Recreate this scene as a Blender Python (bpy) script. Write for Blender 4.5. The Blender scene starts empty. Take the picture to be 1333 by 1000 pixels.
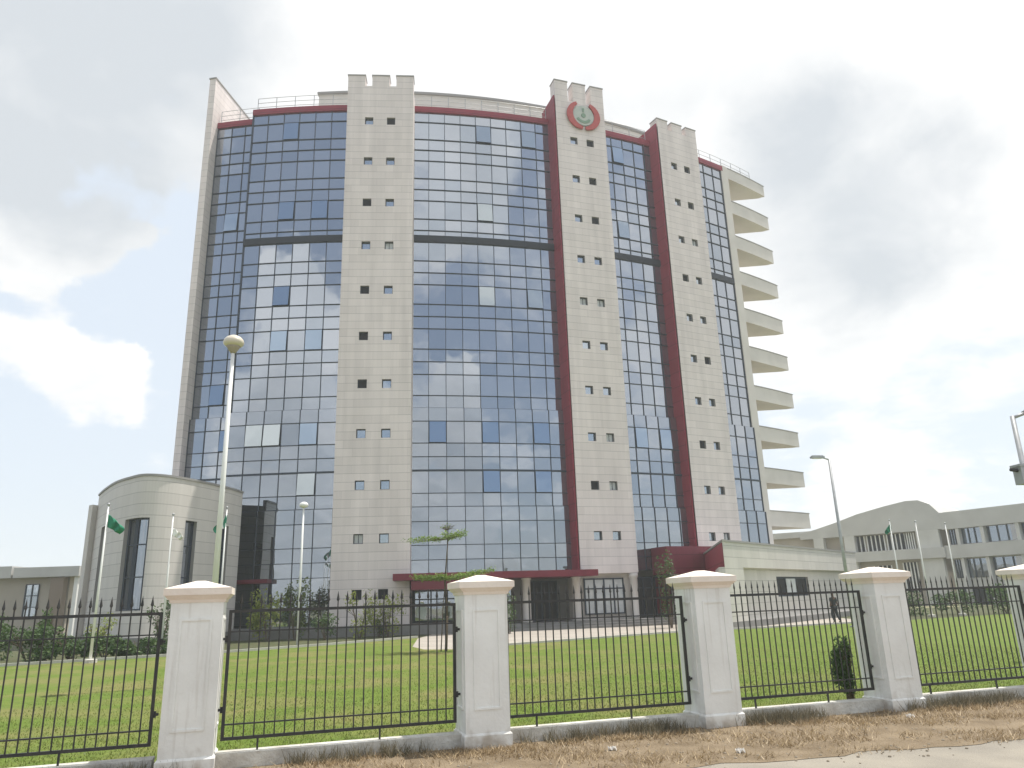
import bpy, math, random
import numpy as np
from math import sin, cos, pi, radians as rad
from mathutils import Vector, Matrix
random.seed(7); RNG = np.random.default_rng(11)
SC = bpy.context.scene; COL = SC.collection

# ------------------------------------------------------------------ materials
def mat(name, c1, c2=None, rough=.7, scale=2.0, bump=0, metal=0, detail=5, spec=.4, bscale=None):
    m = bpy.data.materials.new(name); m.use_nodes = True
    nt = m.node_tree; b = nt.nodes['Principled BSDF']
    b.inputs['Roughness'].default_value = rough; b.inputs['Metallic'].default_value = metal
    b.inputs['Specular IOR Level'].default_value = spec
    b.inputs['Base Color'].default_value = (*c1, 1)
    if c2:
        g = nt.nodes.new('ShaderNodeNewGeometry'); n = nt.nodes.new('ShaderNodeTexNoise')
        n.inputs['Scale'].default_value = scale; n.inputs['Detail'].default_value = detail
        nt.links.new(g.outputs['Position'], n.inputs['Vector'])
        r = nt.nodes.new('ShaderNodeValToRGB')
        r.color_ramp.elements[0].position = .35; r.color_ramp.elements[1].position = .68
        r.color_ramp.elements[0].color = (*c1, 1); r.color_ramp.elements[1].color = (*c2, 1)
        nt.links.new(n.outputs['Fac'], r.inputs['Fac']); nt.links.new(r.outputs['Color'], b.inputs['Base Color'])
        if bump:
            n2 = nt.nodes.new('ShaderNodeTexNoise'); n2.inputs['Scale'].default_value = bscale or scale*6
            n2.inputs['Detail'].default_value = 6
            nt.links.new(g.outputs['Position'], n2.inputs['Vector'])
            bp = nt.nodes.new('ShaderNodeBump'); bp.inputs['Strength'].default_value = bump; bp.inputs['Distance'].default_value = .05
            nt.links.new(n2.outputs['Fac'], bp.inputs['Height']); nt.links.new(bp.outputs['Normal'], b.inputs['Normal'])
    return m

def cladding(name, base, course=.43, joint=.62, vstep=1.24, stain=.12):
    """panelled cladding: real joint lines between courses, soft rain staining"""
    m = bpy.data.materials.new(name); m.use_nodes = True
    nt = m.node_tree; N = nt.nodes.new; L = nt.links.new; b = nt.nodes['Principled BSDF']
    b.inputs['Roughness'].default_value = .55; b.inputs['Specular IOR Level'].default_value = .35
    g = N('ShaderNodeNewGeometry'); s = N('ShaderNodeSeparateXYZ'); L(g.outputs['Position'], s.inputs[0])
    def M(op, a, bb=None):
        n = N('ShaderNodeMath'); n.operation = op
        for i, v in enumerate((a, bb)):
            if v is None: continue
            if isinstance(v, (int, float)): n.inputs[i].default_value = v
            else: L(v, n.inputs[i])
        return n.outputs[0]
    zz = M('DIVIDE', s.outputs['Z'], course); fz = M('FRACT', zz); row = M('FLOOR', zz)
    jz = M('LESS_THAN', fz, .06)
    t = M('ADD', s.outputs['X'], M('MULTIPLY', s.outputs['Y'], .45))
    xx = M('ADD', M('DIVIDE', t, vstep), M('MULTIPLY', row, .5)); jx = M('LESS_THAN', M('FRACT', xx), .018)
    j = M('MAXIMUM', M('MULTIPLY', jz, .8), M('MULTIPLY', jx, .25))
    # each panel a hair different
    wn = N('ShaderNodeTexWhiteNoise'); wn.noise_dimensions = '2D'
    cv = N('ShaderNodeCombineXYZ'); L(M('FLOOR', xx), cv.inputs[0]); L(row, cv.inputs[1]); L(cv.outputs[0], wn.inputs['Vector'])
    mp = N('ShaderNodeMapping'); mp.inputs['Scale'].default_value = (1.9, 1.9, .11); L(g.outputs['Position'], mp.inputs[0])
    n = N('ShaderNodeTexNoise'); n.inputs['Scale'].default_value = 1.0; n.inputs['Detail'].default_value = 6; L(mp.outputs[0], n.inputs['Vector'])
    f = M('SUBTRACT', 1.0, M('MULTIPLY', j, 1-joint))
    f = M('MULTIPLY', f, M('ADD', .95, M('MULTIPLY', wn.outputs['Value'], .09)))
    f = M('MULTIPLY', f, M('ADD', 1-stain, M('MULTIPLY', n.outputs['Fac'], 2*stain)))
    v = N('ShaderNodeVectorMath'); v.operation = 'SCALE'; v.inputs[0].default_value = base; L(f, v.inputs['Scale'])
    L(v.outputs[0], b.inputs['Base Color'])
    return m

def glass(name, tint, rough=.015):
    m = bpy.data.materials.new(name); m.use_nodes = True
    nt = m.node_tree; b = nt.nodes['Principled BSDF']
    b.inputs['Base Color'].default_value = (*tint, 1); b.inputs['Metallic'].default_value = .93
    b.inputs['Roughness'].default_value = rough
    g = nt.nodes.new('ShaderNodeNewGeometry'); n = nt.nodes.new('ShaderNodeTexNoise'); n.inputs['Scale'].default_value = .75
    n.inputs['Detail'].default_value = 1
    nt.links.new(g.outputs['Position'], n.inputs['Vector'])
    bp = nt.nodes.new('ShaderNodeBump'); bp.inputs['Strength'].default_value = .14; bp.inputs['Distance'].default_value = .05
    nt.links.new(n.outputs['Fac'], bp.inputs['Height']); nt.links.new(bp.outputs['Normal'], b.inputs['Normal'])
    return m

def leafmat(name, c1, c2, trans=.35):
    m = bpy.data.materials.new(name); m.use_nodes = True
    nt = m.node_tree; N = nt.nodes.new; L = nt.links.new; b = nt.nodes['Principled BSDF']
    b.inputs['Roughness'].default_value = .55
    g = N('ShaderNodeNewGeometry'); r = N('ShaderNodeValToRGB')
    r.color_ramp.elements[0].color = (*c1, 1); r.color_ramp.elements[1].color = (*c2, 1)
    L(g.outputs['Random Per Island'], r.inputs['Fac']); L(r.outputs['Color'], b.inputs['Base Color'])
    t = N('ShaderNodeBsdfTranslucent'); L(r.outputs['Color'], t.inputs['Color'])
    mx = N('ShaderNodeMixShader'); mx.inputs[0].default_value = trans
    L(b.outputs[0], mx.inputs[1]); L(t.outputs[0], mx.inputs[2]); L(mx.outputs[0], nt.nodes['Material Output'].inputs['Surface'])
    return m

CLAD = cladding('beige_cladding', (.70, .637, .612), course=.56, stain=.2)
CLADG = cladding('annex_cladding', (.60, .57, .535), course=.62)
PLAIN = mat('white_render', (.66, .625, .585), (.59, .56, .52), .75, .6, .05)
CREAM = mat('cream_pillar_paint', (.82, .82, .785), (.72, .715, .68), .7, 1.6, .12, bscale=18)
def splash(m, zmax=.55, col=(.33, .27, .20), amt=.75):
    nt = m.node_tree; N = nt.nodes.new; L = nt.links.new; b = nt.nodes['Principled BSDF']
    src = b.inputs['Base Color'].links[0].from_socket
    g = N('ShaderNodeNewGeometry'); sp = N('ShaderNodeSeparateXYZ'); L(g.outputs['Position'], sp.inputs[0])
    n = N('ShaderNodeTexNoise'); n.inputs['Scale'].default_value = 5; n.inputs['Detail'].default_value = 7; L(g.outputs['Position'], n.inputs['Vector'])
    a = N('ShaderNodeMath'); a.operation = 'MULTIPLY_ADD'; L(n.outputs['Fac'], a.inputs[0]); a.inputs[1].default_value = -zmax*1.6; L(sp.outputs['Z'], a.inputs[2])
    r = N('ShaderNodeMapRange'); r.interpolation_type = 'SMOOTHSTEP'; r.inputs['From Min'].default_value = -zmax; r.inputs['From Max'].default_value = -zmax*.35
    r.inputs['To Min'].default_value = amt; r.inputs['To Max'].default_value = 0; L(a.outputs[0], r.inputs['Value'])
    # vertical rain streaks
    mp = N('ShaderNodeMapping'); mp.inputs['Scale'].default_value = (9, 9, .5); L(g.outputs['Position'], mp.inputs[0])
    n2 = N('ShaderNodeTexNoise'); n2.inputs['Scale'].default_value = 1.5; n2.inputs['Detail'].default_value = 5; L(mp.outputs[0], n2.inputs['Vector'])
    r2 = N('ShaderNodeMapRange'); r2.inputs['From Min'].default_value = .56; r2.inputs['From Max'].default_value = .78; r2.inputs['To Max'].default_value = .35; L(n2.outputs['Fac'], r2.inputs['Value'])
    mxx = N('ShaderNodeMath'); mxx.operation = 'MAXIMUM'; L(r.outputs[0], mxx.inputs[0]); L(r2.outputs[0], mxx.inputs[1])
    x = N('ShaderNodeMix'); x.data_type = 'RGBA'; L(mxx.outputs[0], x.inputs[0]); L(src, x.inputs[6]); x.inputs[7].default_value = (*col, 1); L(x.outputs[2], b.inputs['Base Color'])
splash(CREAM)
PEACH = mat('pillar_cap_paint', (.83, .75, .66), (.76, .66, .57), .7, 2.5, .2, bscale=20)
CONC = mat('kerb_concrete', (.66, .64, .58), (.40, .38, .34), .9, 3, .5)
RED = cladding('red_panel', (.26, .032, .052), course=1.15, joint=.55, vstep=1.3, stain=.22)
DRED = cladding('dark_red_panel', (.17, .022, .038), course=.9, joint=.55, vstep=1.3, stain=.2)
MAROON = mat('maroon_panel', (.16, .02, .035), (.13, .018, .03), .45, .5)
SALMON = mat('salmon_render', (.40, .12, .10), None, .8)
BLACK = mat('black_paint', (.028, .03, .031), (.05, .046, .042), .45, 8)
DARKFR = mat('dark_frame', (.03, .042, .062), None, .4)
GAPDARK = mat('shadow_gap_dark', (.02, .024, .032), None, .5)
STEEL = mat('grey_steel', (.42, .43, .44), (.34, .35, .36), .45, 5, metal=.3)
WHITEM = mat('white_metal', (.78, .78, .76), None, .4)
GREYPL = mat('grey_plinth', (.24, .235, .225), (.18, .175, .17), .8, 1.2, .2)
DARKIN = mat('dark_interior', (.02, .02, .024), None, .8)
ROOFG = mat('roof_grey', (.4, .4, .39), (.33, .33, .32), .85, 1)
COPE = mat('coping_grey', (.30, .29, .28), None, .6)
GLASS = [glass('tinted_glass_a', (.345, .375, .42)), glass('tinted_glass_b', (.38, .405, .445)), glass('tinted_glass_c', (.31, .345, .395))]
GLBLUE = glass('blue_vent_glass', (.27, .34, .43)); GLPALE = glass('pale_vent_glass', (.40, .44, .46))
GLPLAIN = glass('window_glass', (.40, .44, .48))
BLIND = mat('pale_blind', (.62, .64, .64), (.5, .53, .54), .5, 3)
EMRED = mat('emblem_red', (.46, .09, .08), (.40, .07, .06), .5, 3)
EMPALE = mat('emblem_pale', (.50, .53, .48), (.42, .46, .43), .6, 2.5)
EMGREEN = mat('emblem_green', (.20, .30, .22), None, .6)
BROWN = mat('bark', (.16, .12, .085), (.10, .075, .05), .9, 9, .6)
FLAGG = mat('flag_green', (.015, .22, .12), (.01, .18, .10), .7, 6)
FLAGW = mat('flag_white', (.78, .78, .76), None, .7)
BEIGE2 = mat('far_beige_render', (.43, .385, .325), (.37, .33, .28), .8, .5)
WHT2 = mat('far_white_render', (.60, .595, .57), (.52, .515, .49), .8, .5)
GREY2 = mat('far_grey_render', (.53, .525, .505), (.47, .465, .445), .8, .5)
PAPER = mat('paper', (.75, .72, .67), None, .8)
LEAF_T = leafmat('tree_leaves', (.09, .16, .025), (.22, .31, .06))
LEAF_Y = leafmat('yellow_green_leaves', (.16, .22, .035), (.38, .41, .09))
LEAF_D = leafmat('dark_leaves', (.035, .075, .022), (.10, .17, .045), .3)
LEAF_M2 = leafmat('olive_leaves', (.07, .11, .03), (.18, .22, .06))
LEAF_M = leafmat('mid_leaves', (.04, .09, .02), (.10, .17, .04))
LEAF_R = leafmat('rust_leaves', (.15, .07, .05), (.26, .13, .09))

# ------------------------------------------------------------------ mesh helpers
class MB:
    def __init__(s): s.v = []; s.f = []; s.m = []; s.cur = 0
    def face(s, pts, mi=None):
        i = len(s.v); s.v += [tuple(p) for p in pts]; s.f.append(tuple(range(i, i+len(pts)))); s.m.append(s.cur if mi is None else mi)
    def box(s, c, d, rz=0, mi=None):
        x, y, z = c; a, b, h = d[0]/2, d[1]/2, d[2]/2; co, si = cos(rz), sin(rz)
        P = [(x+co*p-si*q, y+si*p+co*q) for p, q in ((-a, -b), (a, -b), (a, b), (-a, b))]
        s.prism(P, z-h, z+h, mi)
    def prism(s, P, z0, z1, mi=None):
        n = len(P); i = len(s.v); k = s.cur if mi is None else mi
        s.v += [(p[0], p[1], z0) for p in P] + [(p[0], p[1], z1) for p in P]
        for a in range(n):
            b = (a+1) % n; s.f.append((i+a, i+b, i+n+b, i+n+a)); s.m.append(k)
        s.f.append(tuple(i+n+a for a in range(n))); s.m.append(k)
        s.f.append(tuple(i+n-1-a for a in range(n))); s.m.append(k)
    def frustum(s, c, d0, d1, z0, z1, mi=None):
        k = s.cur if mi is None else mi; i = len(s.v)
        for d, z in ((d0, z0), (d1, z1)):
            s.v += [(c[0]+sx*d/2, c[1]+sy*d/2, z) for sx, sy in ((-1, -1), (1, -1), (1, 1), (-1, 1))]
        for a in range(4):
            b = (a+1) % 4; s.f.append((i+a, i+b, i+4+b, i+4+a)); s.m.append(k)
        s.f += [(i+4, i+5, i+6, i+7), (i+3, i+2, i+1, i)]; s.m += [k, k]
    def tube(s, p0, p1, r0, r1=None, n=8, mi=None):
        r1 = r0 if r1 is None else r1; p0 = Vector(p0); p1 = Vector(p1); d = (p1-p0).normalized()
        a = d.orthogonal().normalized(); b = d.cross(a); i = len(s.v); k = s.cur if mi is None else mi
        for p, r in ((p0, r0), (p1, r1)):
            for t in range(n):
                s.v.append(tuple(p + a*(r*cos(2*pi*t/n)) + b*(r*sin(2*pi*t/n))))
        for t in range(n):
            u = (t+1) % n; s.f.append((i+t, i+u, i+n+u, i+n+t)); s.m.append(k)
        s.f.append(tuple(i+n+t for t in range(n))); s.m.append(k)
        s.f.append(tuple(i+n-1-t for t in range(n))); s.m.append(k)
    def lathe(s, c, prof, n=16, mi=None):
        i = len(s.v); k = s.cur if mi is None else mi
        for r, z in prof:
            s.v += [(c[0]+r*cos(2*pi*t/n), c[1]+r*sin(2*pi*t/n), c[2]+z) for t in range(n)]
        for j in range(len(prof)-1):
            for t in range(n):
                u = (t+1) % n; s.f.append((i+j*n+t, i+j*n+u, i+(j+1)*n+u, i+(j+1)*n+t)); s.m.append(k)
        s.f.append(tuple(i+(len(prof)-1)*n+t for t in range(n))); s.m.append(k)
        s.f.append(tuple(i+n-1-t for t in range(n))); s.m.append(k)
    def build(s, name, mats, parent=None, smooth=False):
        o = org(parent); me = bpy.data.meshes.new(name)
        me.from_pydata([(a-o[0], b-o[1], c-o[2]) for a, b, c in s.v], [], s.f)
        for m in (mats if isinstance(mats, (list, tuple)) else [mats]): me.materials.append(m)
        me.polygons.foreach_set('material_index', s.m)
        if smooth: me.polygons.foreach_set('use_smooth', [True]*len(s.f))
        me.update()
        return link(name, me, parent)
ORG = {}
def org(p): return ORG.get(p.name, (0, 0, 0)) if p else (0, 0, 0)
def link(name, data, parent=None):
    ob = bpy.data.objects.new(name, data); COL.objects.link(ob)
    if parent:
        ob.parent = parent; ORG[ob.name] = org(parent)
    return ob
def tag(o, label, cat, group=None, kind=None):
    if label: o['label'] = label
    if cat: o['category'] = cat
    if group: o['group'] = group
    if kind: o['kind'] = kind
    return o
def thing(name, loc, label, cat, group=None, rz=0, local=False):
    """an Empty at the thing's base; children are given in world coordinates unless local"""
    o = bpy.data.objects.new(name, None); COL.objects.link(o); o.location = loc; o.rotation_euler = (0, 0, rz)
    o.empty_display_size = .5
    ORG[o.name] = (0, 0, 0) if local else tuple(loc)
    return tag(o, label, cat, group)
def struct(name, mb, m): 
    o = mb.build(name, m); o['kind'] = 'structure'; return o
def children(o): return [c for c in COL.objects if c.parent == o]
KIDS = {}
def copy_tree(src, loc, rz, label, kids=None, parent=None):
    kids = kids if kids is not None else kidmap()
    c = src.copy(); COL.objects.link(c)
    if parent: c.parent = parent
    else:
        c.location = loc; c.rotation_euler = (0, 0, rz); c['label'] = label
    for ch in kids.get(src.name, []): copy_tree(ch, None, None, None, kids, c)
    return c
def kidmap():
    k = {}
    for o in COL.objects:
        if o.parent: k.setdefault(o.parent.name, []).append(o)
    return k

# ------------------------------------------------------------------ camera
f = 975.; tl = rad(16.2); rs = 106/3357.; rc = math.sqrt(1-rs*rs)
X = Vector((1, 0, 0)); F = Vector((0, cos(tl), sin(tl))); U = Vector((0, -sin(tl), cos(tl)))
RX = rc*X - rs*U; RY = rs*X + rc*U
cam = bpy.data.cameras.new('camera'); co = bpy.data.objects.new('camera', cam); COL.objects.link(co)
cam.sensor_width = 36; cam.lens = 36*f/1333; cam.clip_end = 6000; cam.clip_start = .1
co.matrix_world = Matrix(((RX.x, RY.x, -F.x, 0), (RX.y, RY.y, -F.y, 0), (RX.z, RY.z, -F.z, 1.75), (0, 0, 0, 1)))
SC.camera = co

# ------------------------------------------------------------------ ground
DIRT = mat('dry_verge_earth', (.24, .185, .12), (.15, .11, .065), .95, 2.2, .8, bscale=30)
ASPH = mat('dusty_asphalt', (.29, .262, .215), (.22, .20, .168), .9, 1.3, .4, bscale=60)
GRND = mat('far_earth', (.25, .22, .14), (.16, .17, .08), .95, .05)
PAVE = mat('pale_paving', (.38, .345, .30), (.31, .28, .245), .85, .5, .2)
def lawnmat():
    m = bpy.data.materials.new('lawn_grass'); m.use_nodes = True
    nt = m.node_tree; N = nt.nodes.new; L = nt.links.new; b = nt.nodes['Principled BSDF']; b.inputs['Roughness'].default_value = .8
    b.inputs['Specular IOR Level'].default_value = .15
    g = N('ShaderNodeNewGeometry')
    def noise(sc, d=4):
        n = N('ShaderNodeTexNoise'); n.inputs['Scale'].default_value = sc; n.inputs['Detail'].default_value = d; L(g.outputs['Position'], n.inputs['Vector']); return n.outputs['Fac']
    def ramp(v, p0, p1, c0, c1):
        r = N('ShaderNodeValToRGB'); r.color_ramp.elements[0].position = p0; r.color_ramp.elements[1].position = p1
        r.color_ramp.elements[0].color = (*c0, 1); r.color_ramp.elements[1].color = (*c1, 1); L(v, r.inputs['Fac']); return r.outputs['Color']
    def mix(fac, a, bb):
        x = N('ShaderNodeMix'); x.data_type = 'RGBA'; L(fac, x.inputs[0]); L(a, x.inputs[6]); L(bb, x.inputs[7]); return x.outputs[2]
    green = ramp(noise(3.5), .3, .7, (.095, .155, .020), (.15, .205, .035))
    dry = ramp(noise(2.1), .3, .7, (.19, .18, .065), (.27, .21, .10))
    patch = ramp(noise(.42, 8), .42, .62, (0, 0, 0), (.6, .6, .6))
    # the right half of the lawn is watered better
    s = N('ShaderNodeSeparateXYZ'); L(g.outputs['Position'], s.inputs[0])
    mr = N('ShaderNodeMapRange'); mr.inputs['From Min'].default_value = 1; mr.inputs['From Max'].default_value = 9
    mr.inputs['To Min'].default_value = 1; mr.inputs['To Max'].default_value = .25; L(s.outputs['X'], mr.inputs['Value'])
    mm = N('ShaderNodeMath'); mm.operation = 'MULTIPLY'; L(patch, mm.inputs[0]); L(mr.outputs[0], mm.inputs[1])
    c = mix(mm.outputs[0], green, dry)
    L(c, b.inputs['Base Color'])
    bp = N('ShaderNodeBump'); bp.inputs['Strength'].default_value = .9; bp.inputs['Distance'].default_value = .06
    L(noise(28, 6), bp.inputs['Height']); L(bp.outputs['Normal'], b.inputs['Normal'])
    return m
LAWN = lawnmat()
g = MB(); g.face([(-600, -600, -.012), (600, -600, -.012), (600, 600, -.012), (-600, 600, -.012)]); struct('ground', g, GRND)
# fence line
FD = Vector((9.62, 3.01, 0)).normalized(); FA = math.atan2(FD.y, FD.x); FN = Vector((FD.y, -FD.x, 0))
P1 = Vector((-3.89, 9.49, 0)); STEP = 3.36
def fl(t, d=0): return P1 + FD*t + FN*d          # along the fence, d toward the road
# lawn sheet behind the fence
lw = MB()
a, b = fl(-24, -.1), fl(40, -.1)
lw.face([(a.x, a.y, 0), (b.x, b.y, 0), (60, 50, 0), (31, 51, 0), (20, 45, 0), (13, 41.8, 0), (10.8, 41.2, 0), (7.7, 39.7, 0), (3.2, 36.2, 0), (-.74, 32.9, 0), (-2.65, 31.6, 0),
         (-3.9, 32.1, 0), (-4.7, 34.5, 0), (-5.6, 43.4, 0), (-9.2, 38.2, 0), (-12.9, 34.1, 0), (-19.4, 29.6, 0), (-34, 21, 0)])
struct('lawn', lw, LAWN)
pv = MB(); pv.face([(-5.4, 44.2, -.004), (-5.9, 40, -.004), (-4.6, 33, -.004), (-3, 30.5, -.004), (14, 38, -.004), (21, 44, -.004), (24, 75, -.004), (-5, 75, -.004)]); struct('forecourt_paving', pv, PAVE)
BED = mat('bed_groundcover_shaded', (.045, .07, .02), (.10, .085, .045), .95, 2.5, .8, bscale=20)  # bed ground cover and grass, with their shade put into the dark colour
bd = MB(); bd.face([(-60, 5, -.006), (-19, 29, -.006), (-9, 37, -.006), (-5.5, 40, -.006), (-5.5, 75, -.006), (-60, 75, -.006)]); bd.face([(21.02, 44, -.006), (60, 40, -.006), (60, 75, -.006), (24.02, 75, -.006)]); struct('planting_bed', bd, BED)
TD = [(-34, 1.8), (-3, 1.9), (0, 1.95), (3, 2.1), (4.83, 2.28), (6, 2.4), (7, 2.5), (9.4, 2.67), (12, 2.8), (17, 3), (44, 4)]
EDGE = [(fl(t, d).x, fl(t, d).y) for t, d in TD]
vg = MB(); rd = MB()
for (t0, d0), (t1, d1) in zip(TD[:-1], TD[1:]):
    n = max(1, int((t1-t0)/.3)) if t0 > -4 and t1 < 18 else 1
    for k in range(n):
        u0, u1 = k/n, (k+1)/n; a, b = t0+(t1-t0)*u0, t0+(t1-t0)*u1; da, db = d0+(d1-d0)*u0, d0+(d1-d0)*u1
        wob = lambda t: .06*sin(t*3.1)+.05*sin(t*7.3+1)+.03*sin(t*17)
        da += wob(a); db += wob(b)
        P = lambda t, d, z: (fl(t, d).x, fl(t, d).y, z)
        vg.face([P(a, 0, 0), P(b, 0, 0), P(b, db, 0), P(a, da, 0)][::-1])
    rd.face([P(t0, d0-.4, -.005), P(t1, d1-.4, -.005), P(t1, 40, -.005), P(t0, 40, -.005)][::-1])
struct('verge', vg, DIRT); struct('road', rd, ASPH)
# pale concrete edging along the far side of the lawn
kb = MB()
KP = [(-34, 21), (-19.4, 29.64), (-12.93, 34.1), (-9.17, 38.2), (-5.62, 43.5)]
for i in range(len(KP)-1):
    p, q = Vector((*KP[i], 0)), Vector((*KP[i+1], 0)); d = (q-p).normalized(); n = Vector((-d.y, d.x, 0))
    kb.prism([(p.x, p.y), (q.x, q.y), ((q+n*.16).x, (q+n*.16).y), ((p+n*.16).x, (p+n*.16).y)], 0, .1)
KP2 = [(-2.6, 31.6), (-.74, 32.95), (7.7, 39.8), (10.8, 41.3), (13, 41.9), (20, 45.1)]
for i in range(len(KP2)-1):
    p, q = Vector((*KP2[i], 0)), Vector((*KP2[i+1], 0)); d = (q-p).normalized(); n = Vector((-d.y, d.x, 0))
    kb.prism([(p.x, p.y), (q.x, q.y), ((q+n*.16).x, (q+n*.16).y), ((p+n*.16).x, (p+n*.16).y)], 0, .08)
struct('lawn_kerb', kb, mat('pale_kerb', (.48, .47, .42), (.4, .39, .34), .85, 2))

# blades of grass (uncountable)
def blades(name, pts, h, w, mt, lean=.5, base=0.0):
    n = len(pts); ang = RNG.uniform(0, 2*pi, n); hh = h*RNG.uniform(.5, 1.3, n); ww = w*RNG.uniform(.7, 1.3, n)
    dx, dy = np.cos(ang)*ww/2, np.sin(ang)*ww/2
    la = RNG.uniform(0, 2*pi, n); lm = hh*lean*RNG.uniform(0, 1.4, n)
    V = np.zeros((n, 3, 3)); V[:, 0, 0] = pts[:, 0]-dx; V[:, 0, 1] = pts[:, 1]-dy; V[:, 1, 0] = pts[:, 0]+dx; V[:, 1, 1] = pts[:, 1]+dy
    V[:, 2, 0] = pts[:, 0]+np.cos(la)*lm; V[:, 2, 1] = pts[:, 1]+np.sin(la)*lm; V[:, 2, 2] = hh
    V[:, :, 2] += base
    me = bpy.data.meshes.new(name); me.vertices.add(3*n); me.vertices.foreach_set('co', V.reshape(-1).astype(np.float32))
    me.loops.add(3*n); me.loops.foreach_set('vertex_index', np.arange(3*n, dtype=np.int32))
    me.polygons.add(n); me.polygons.foreach_set('loop_start', np.arange(0, 3*n, 3, dtype=np.int32))
    me.materials.append(mt); me.update(calc_edges=True)
    return link(name, me)
def fence_pts(n, t0, t1, d0, d1, pw=1.0):
    t = RNG.uniform(t0, t1, n); d = d0+(d1-d0)*RNG.uniform(0, 1, n)**pw
    return np.stack([P1.x+FD.x*t+FN.x*d, P1.y+FD.y*t+FN.y*d], 1)
GRB = leafmat('lawn_blades', (.10, .155, .022), (.22, .235, .06), .4)
gt = RNG.uniform(-4, 22, 90000); gd_ = -.2-RNG.exponential(5.0, 90000); kk = gd_ > -26
gp = np.stack([P1.x+FD.x*gt+FN.x*gd_, P1.y+FD.y*gt+FN.y*gd_], 1)[kk]
tag(blades('lawn_grass', gp, .03, .012, GRB, .9), 'short green blades of the mown lawn behind the railing', 'grass', kind='stuff')
STR = leafmat('straw_blades', (.19, .13, .07), (.50, .38, .22), .2)
def clumps(n, k, t0, t1, d0, d1, sp):
    c = fence_pts(n*2, t0, t1, d0, d1); q_ = np.sin(c[:, 0]*2.1+np.sin(c[:, 1]*3.3)*1.7)+np.sin(c[:, 1]*4.7+c[:, 0]*.9)+RNG.normal(0, .5, len(c)); c = c[np.argsort(-q_)[:n]]; out = np.repeat(c, k, 0)+RNG.normal(0, sp, (n*k, 2))
    rx = (out-np.array([P1.x, P1.y]))@np.array([FN.x, FN.y])
    lim = np.interp(out[:, 0], [e[0] for e in EDGE], [e[1] for e in EDGE])
    return out[(out[:, 1] > lim-.15+RNG.exponential(.18, len(out))) & (rx > .16)]
tag(blades('dry_grass', np.concatenate([clumps(900, 22, -3, 17, .2, 3.0, .09), clumps(300, 30, -3, 17, .2, .7, .07), fence_pts(3000, -3, 17, .2, 1.2)]), .06, .010, STR, 1.6), 'dry straw coloured grass litter on the roadside verge', 'dry grass', kind='stuff')
STD = leafmat('grey_weed_blades', (.10, .095, .06), (.27, .23, .15), .15)
tag(blades('weeds', np.concatenate([clumps(150, 34, -3, 17, .17, .32, .05), clumps(60, 40, 5.5, 12, .17, .5, .08)]), .16, .012, STD, .7), 'grey brown weeds growing at the foot of the low wall', 'weeds', kind='stuff')
PEB = mat('pebbles', (.30, .25, .19), (.20, .17, .13), .9, 20)
pb = MB()
for p in fence_pts(1300, -2, 17, .25, 3.4):
    r = random.uniform(.006, .02); lim = np.interp(p[0], [e[0] for e in EDGE], [e[1] for e in EDGE])
    if p[1] > lim-.45: pb.lathe((p[0], p[1], -.004), [(r, 0), (r*.95, r*.5), (r*.5, r*.9)], 5)
tag(pb.build('gravel', PEB), 'scattered small pebbles on the dry verge', 'gravel', kind='stuff')

# ------------------------------------------------------------------ fence
PT = [0, 3.53, 6.92, 10.08, 13.42]
def PMID(i): return fl((PT[i]+PT[i+1])/2) if i >= 0 else fl(-1.75)
def PSC(i): return (PT[i+1]-PT[i]-.60)/2.78 if i >= 0 else 1
GP = 'white pillars of the front fence'
pil = thing('fence_pillar', tuple(fl(0)), 'white square fence pillar with its base cut by the bottom frame edge, in front of the round annex', 'pillar', GP, FA, True)
w = .58
s = MB(); s.box((0, 0, .945), (w, w, 1.89)); 
s.build('shaft', CREAM, pil)
s = MB(); s.frustum((0, 0), w+.045, w+.045, -.02, .15); s.frustum((0, 0), w+.045, w+.004, .15, .175); s.build('plinth', CREAM, pil)
fr = MB()
for k in range(4):                                        # raised moulding framing each face
    an = k*pi/2; cx, cy = sin(an), -cos(an)
    def mb_(u, z, du, dz): fr.box((cx*(w/2+.006)+cos(an)*u, cy*(w/2+.006)+sin(an)*u, z), (du, .014, dz), an)
    mb_(0, 1.66, .36, .025); mb_(0, .46, .36, .025); mb_(-.1675, 1.06, .025, 1.175); mb_(.1675, 1.06, .025, 1.175)
fr.build('moulding', CREAM, pil)
s = MB(); s.frustum((0, 0), w+.03, w+.05, 1.855, 1.895); s.frustum((0, 0), w+.07, w+.15, 1.895, 1.94); s.frustum((0, 0), w+.17, w+.17, 1.94, 2.02); s.frustum((0, 0), w+.16, .10, 2.02, 2.11)
s.build('cap', PEACH, pil)
km = kidmap()
for i, lb in ((1, 'white square fence pillar standing in front of the tiered tree and the red canopy'),
              (2, 'white square fence pillar standing in front of the red wall block of the tower'),
              (3, 'white square fence pillar standing in front of the far right end of the low annex, dark slim bush to its left'),
              (4, 'white square fence pillar cut by the right frame edge')):
    copy_tree(pil, tuple(fl(PT[i])), FA, lb, km)
GPN = 'black iron railing panels of the front fence'
pan = thing('fence_panel', tuple(PMID(0)), 'black iron railing panel between the annex pillar and the tree pillar', 'railing', GPN, FA, True)
PW = 2.66; NB = 23
def rail(z, t=.022, name='rail', ww=PW):
    r = MB(); r.box((0, 0, z), (ww, .03, t)); return r.build(name, BLACK, pan)
rail(1.74, .035, 'top_rail'); rail(1.50, .016, 'upper_rail', PW-.03); rail(.455, .016, 'lower_rail', PW-.03); rail(.30, .035, 'bottom_rail')
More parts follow.
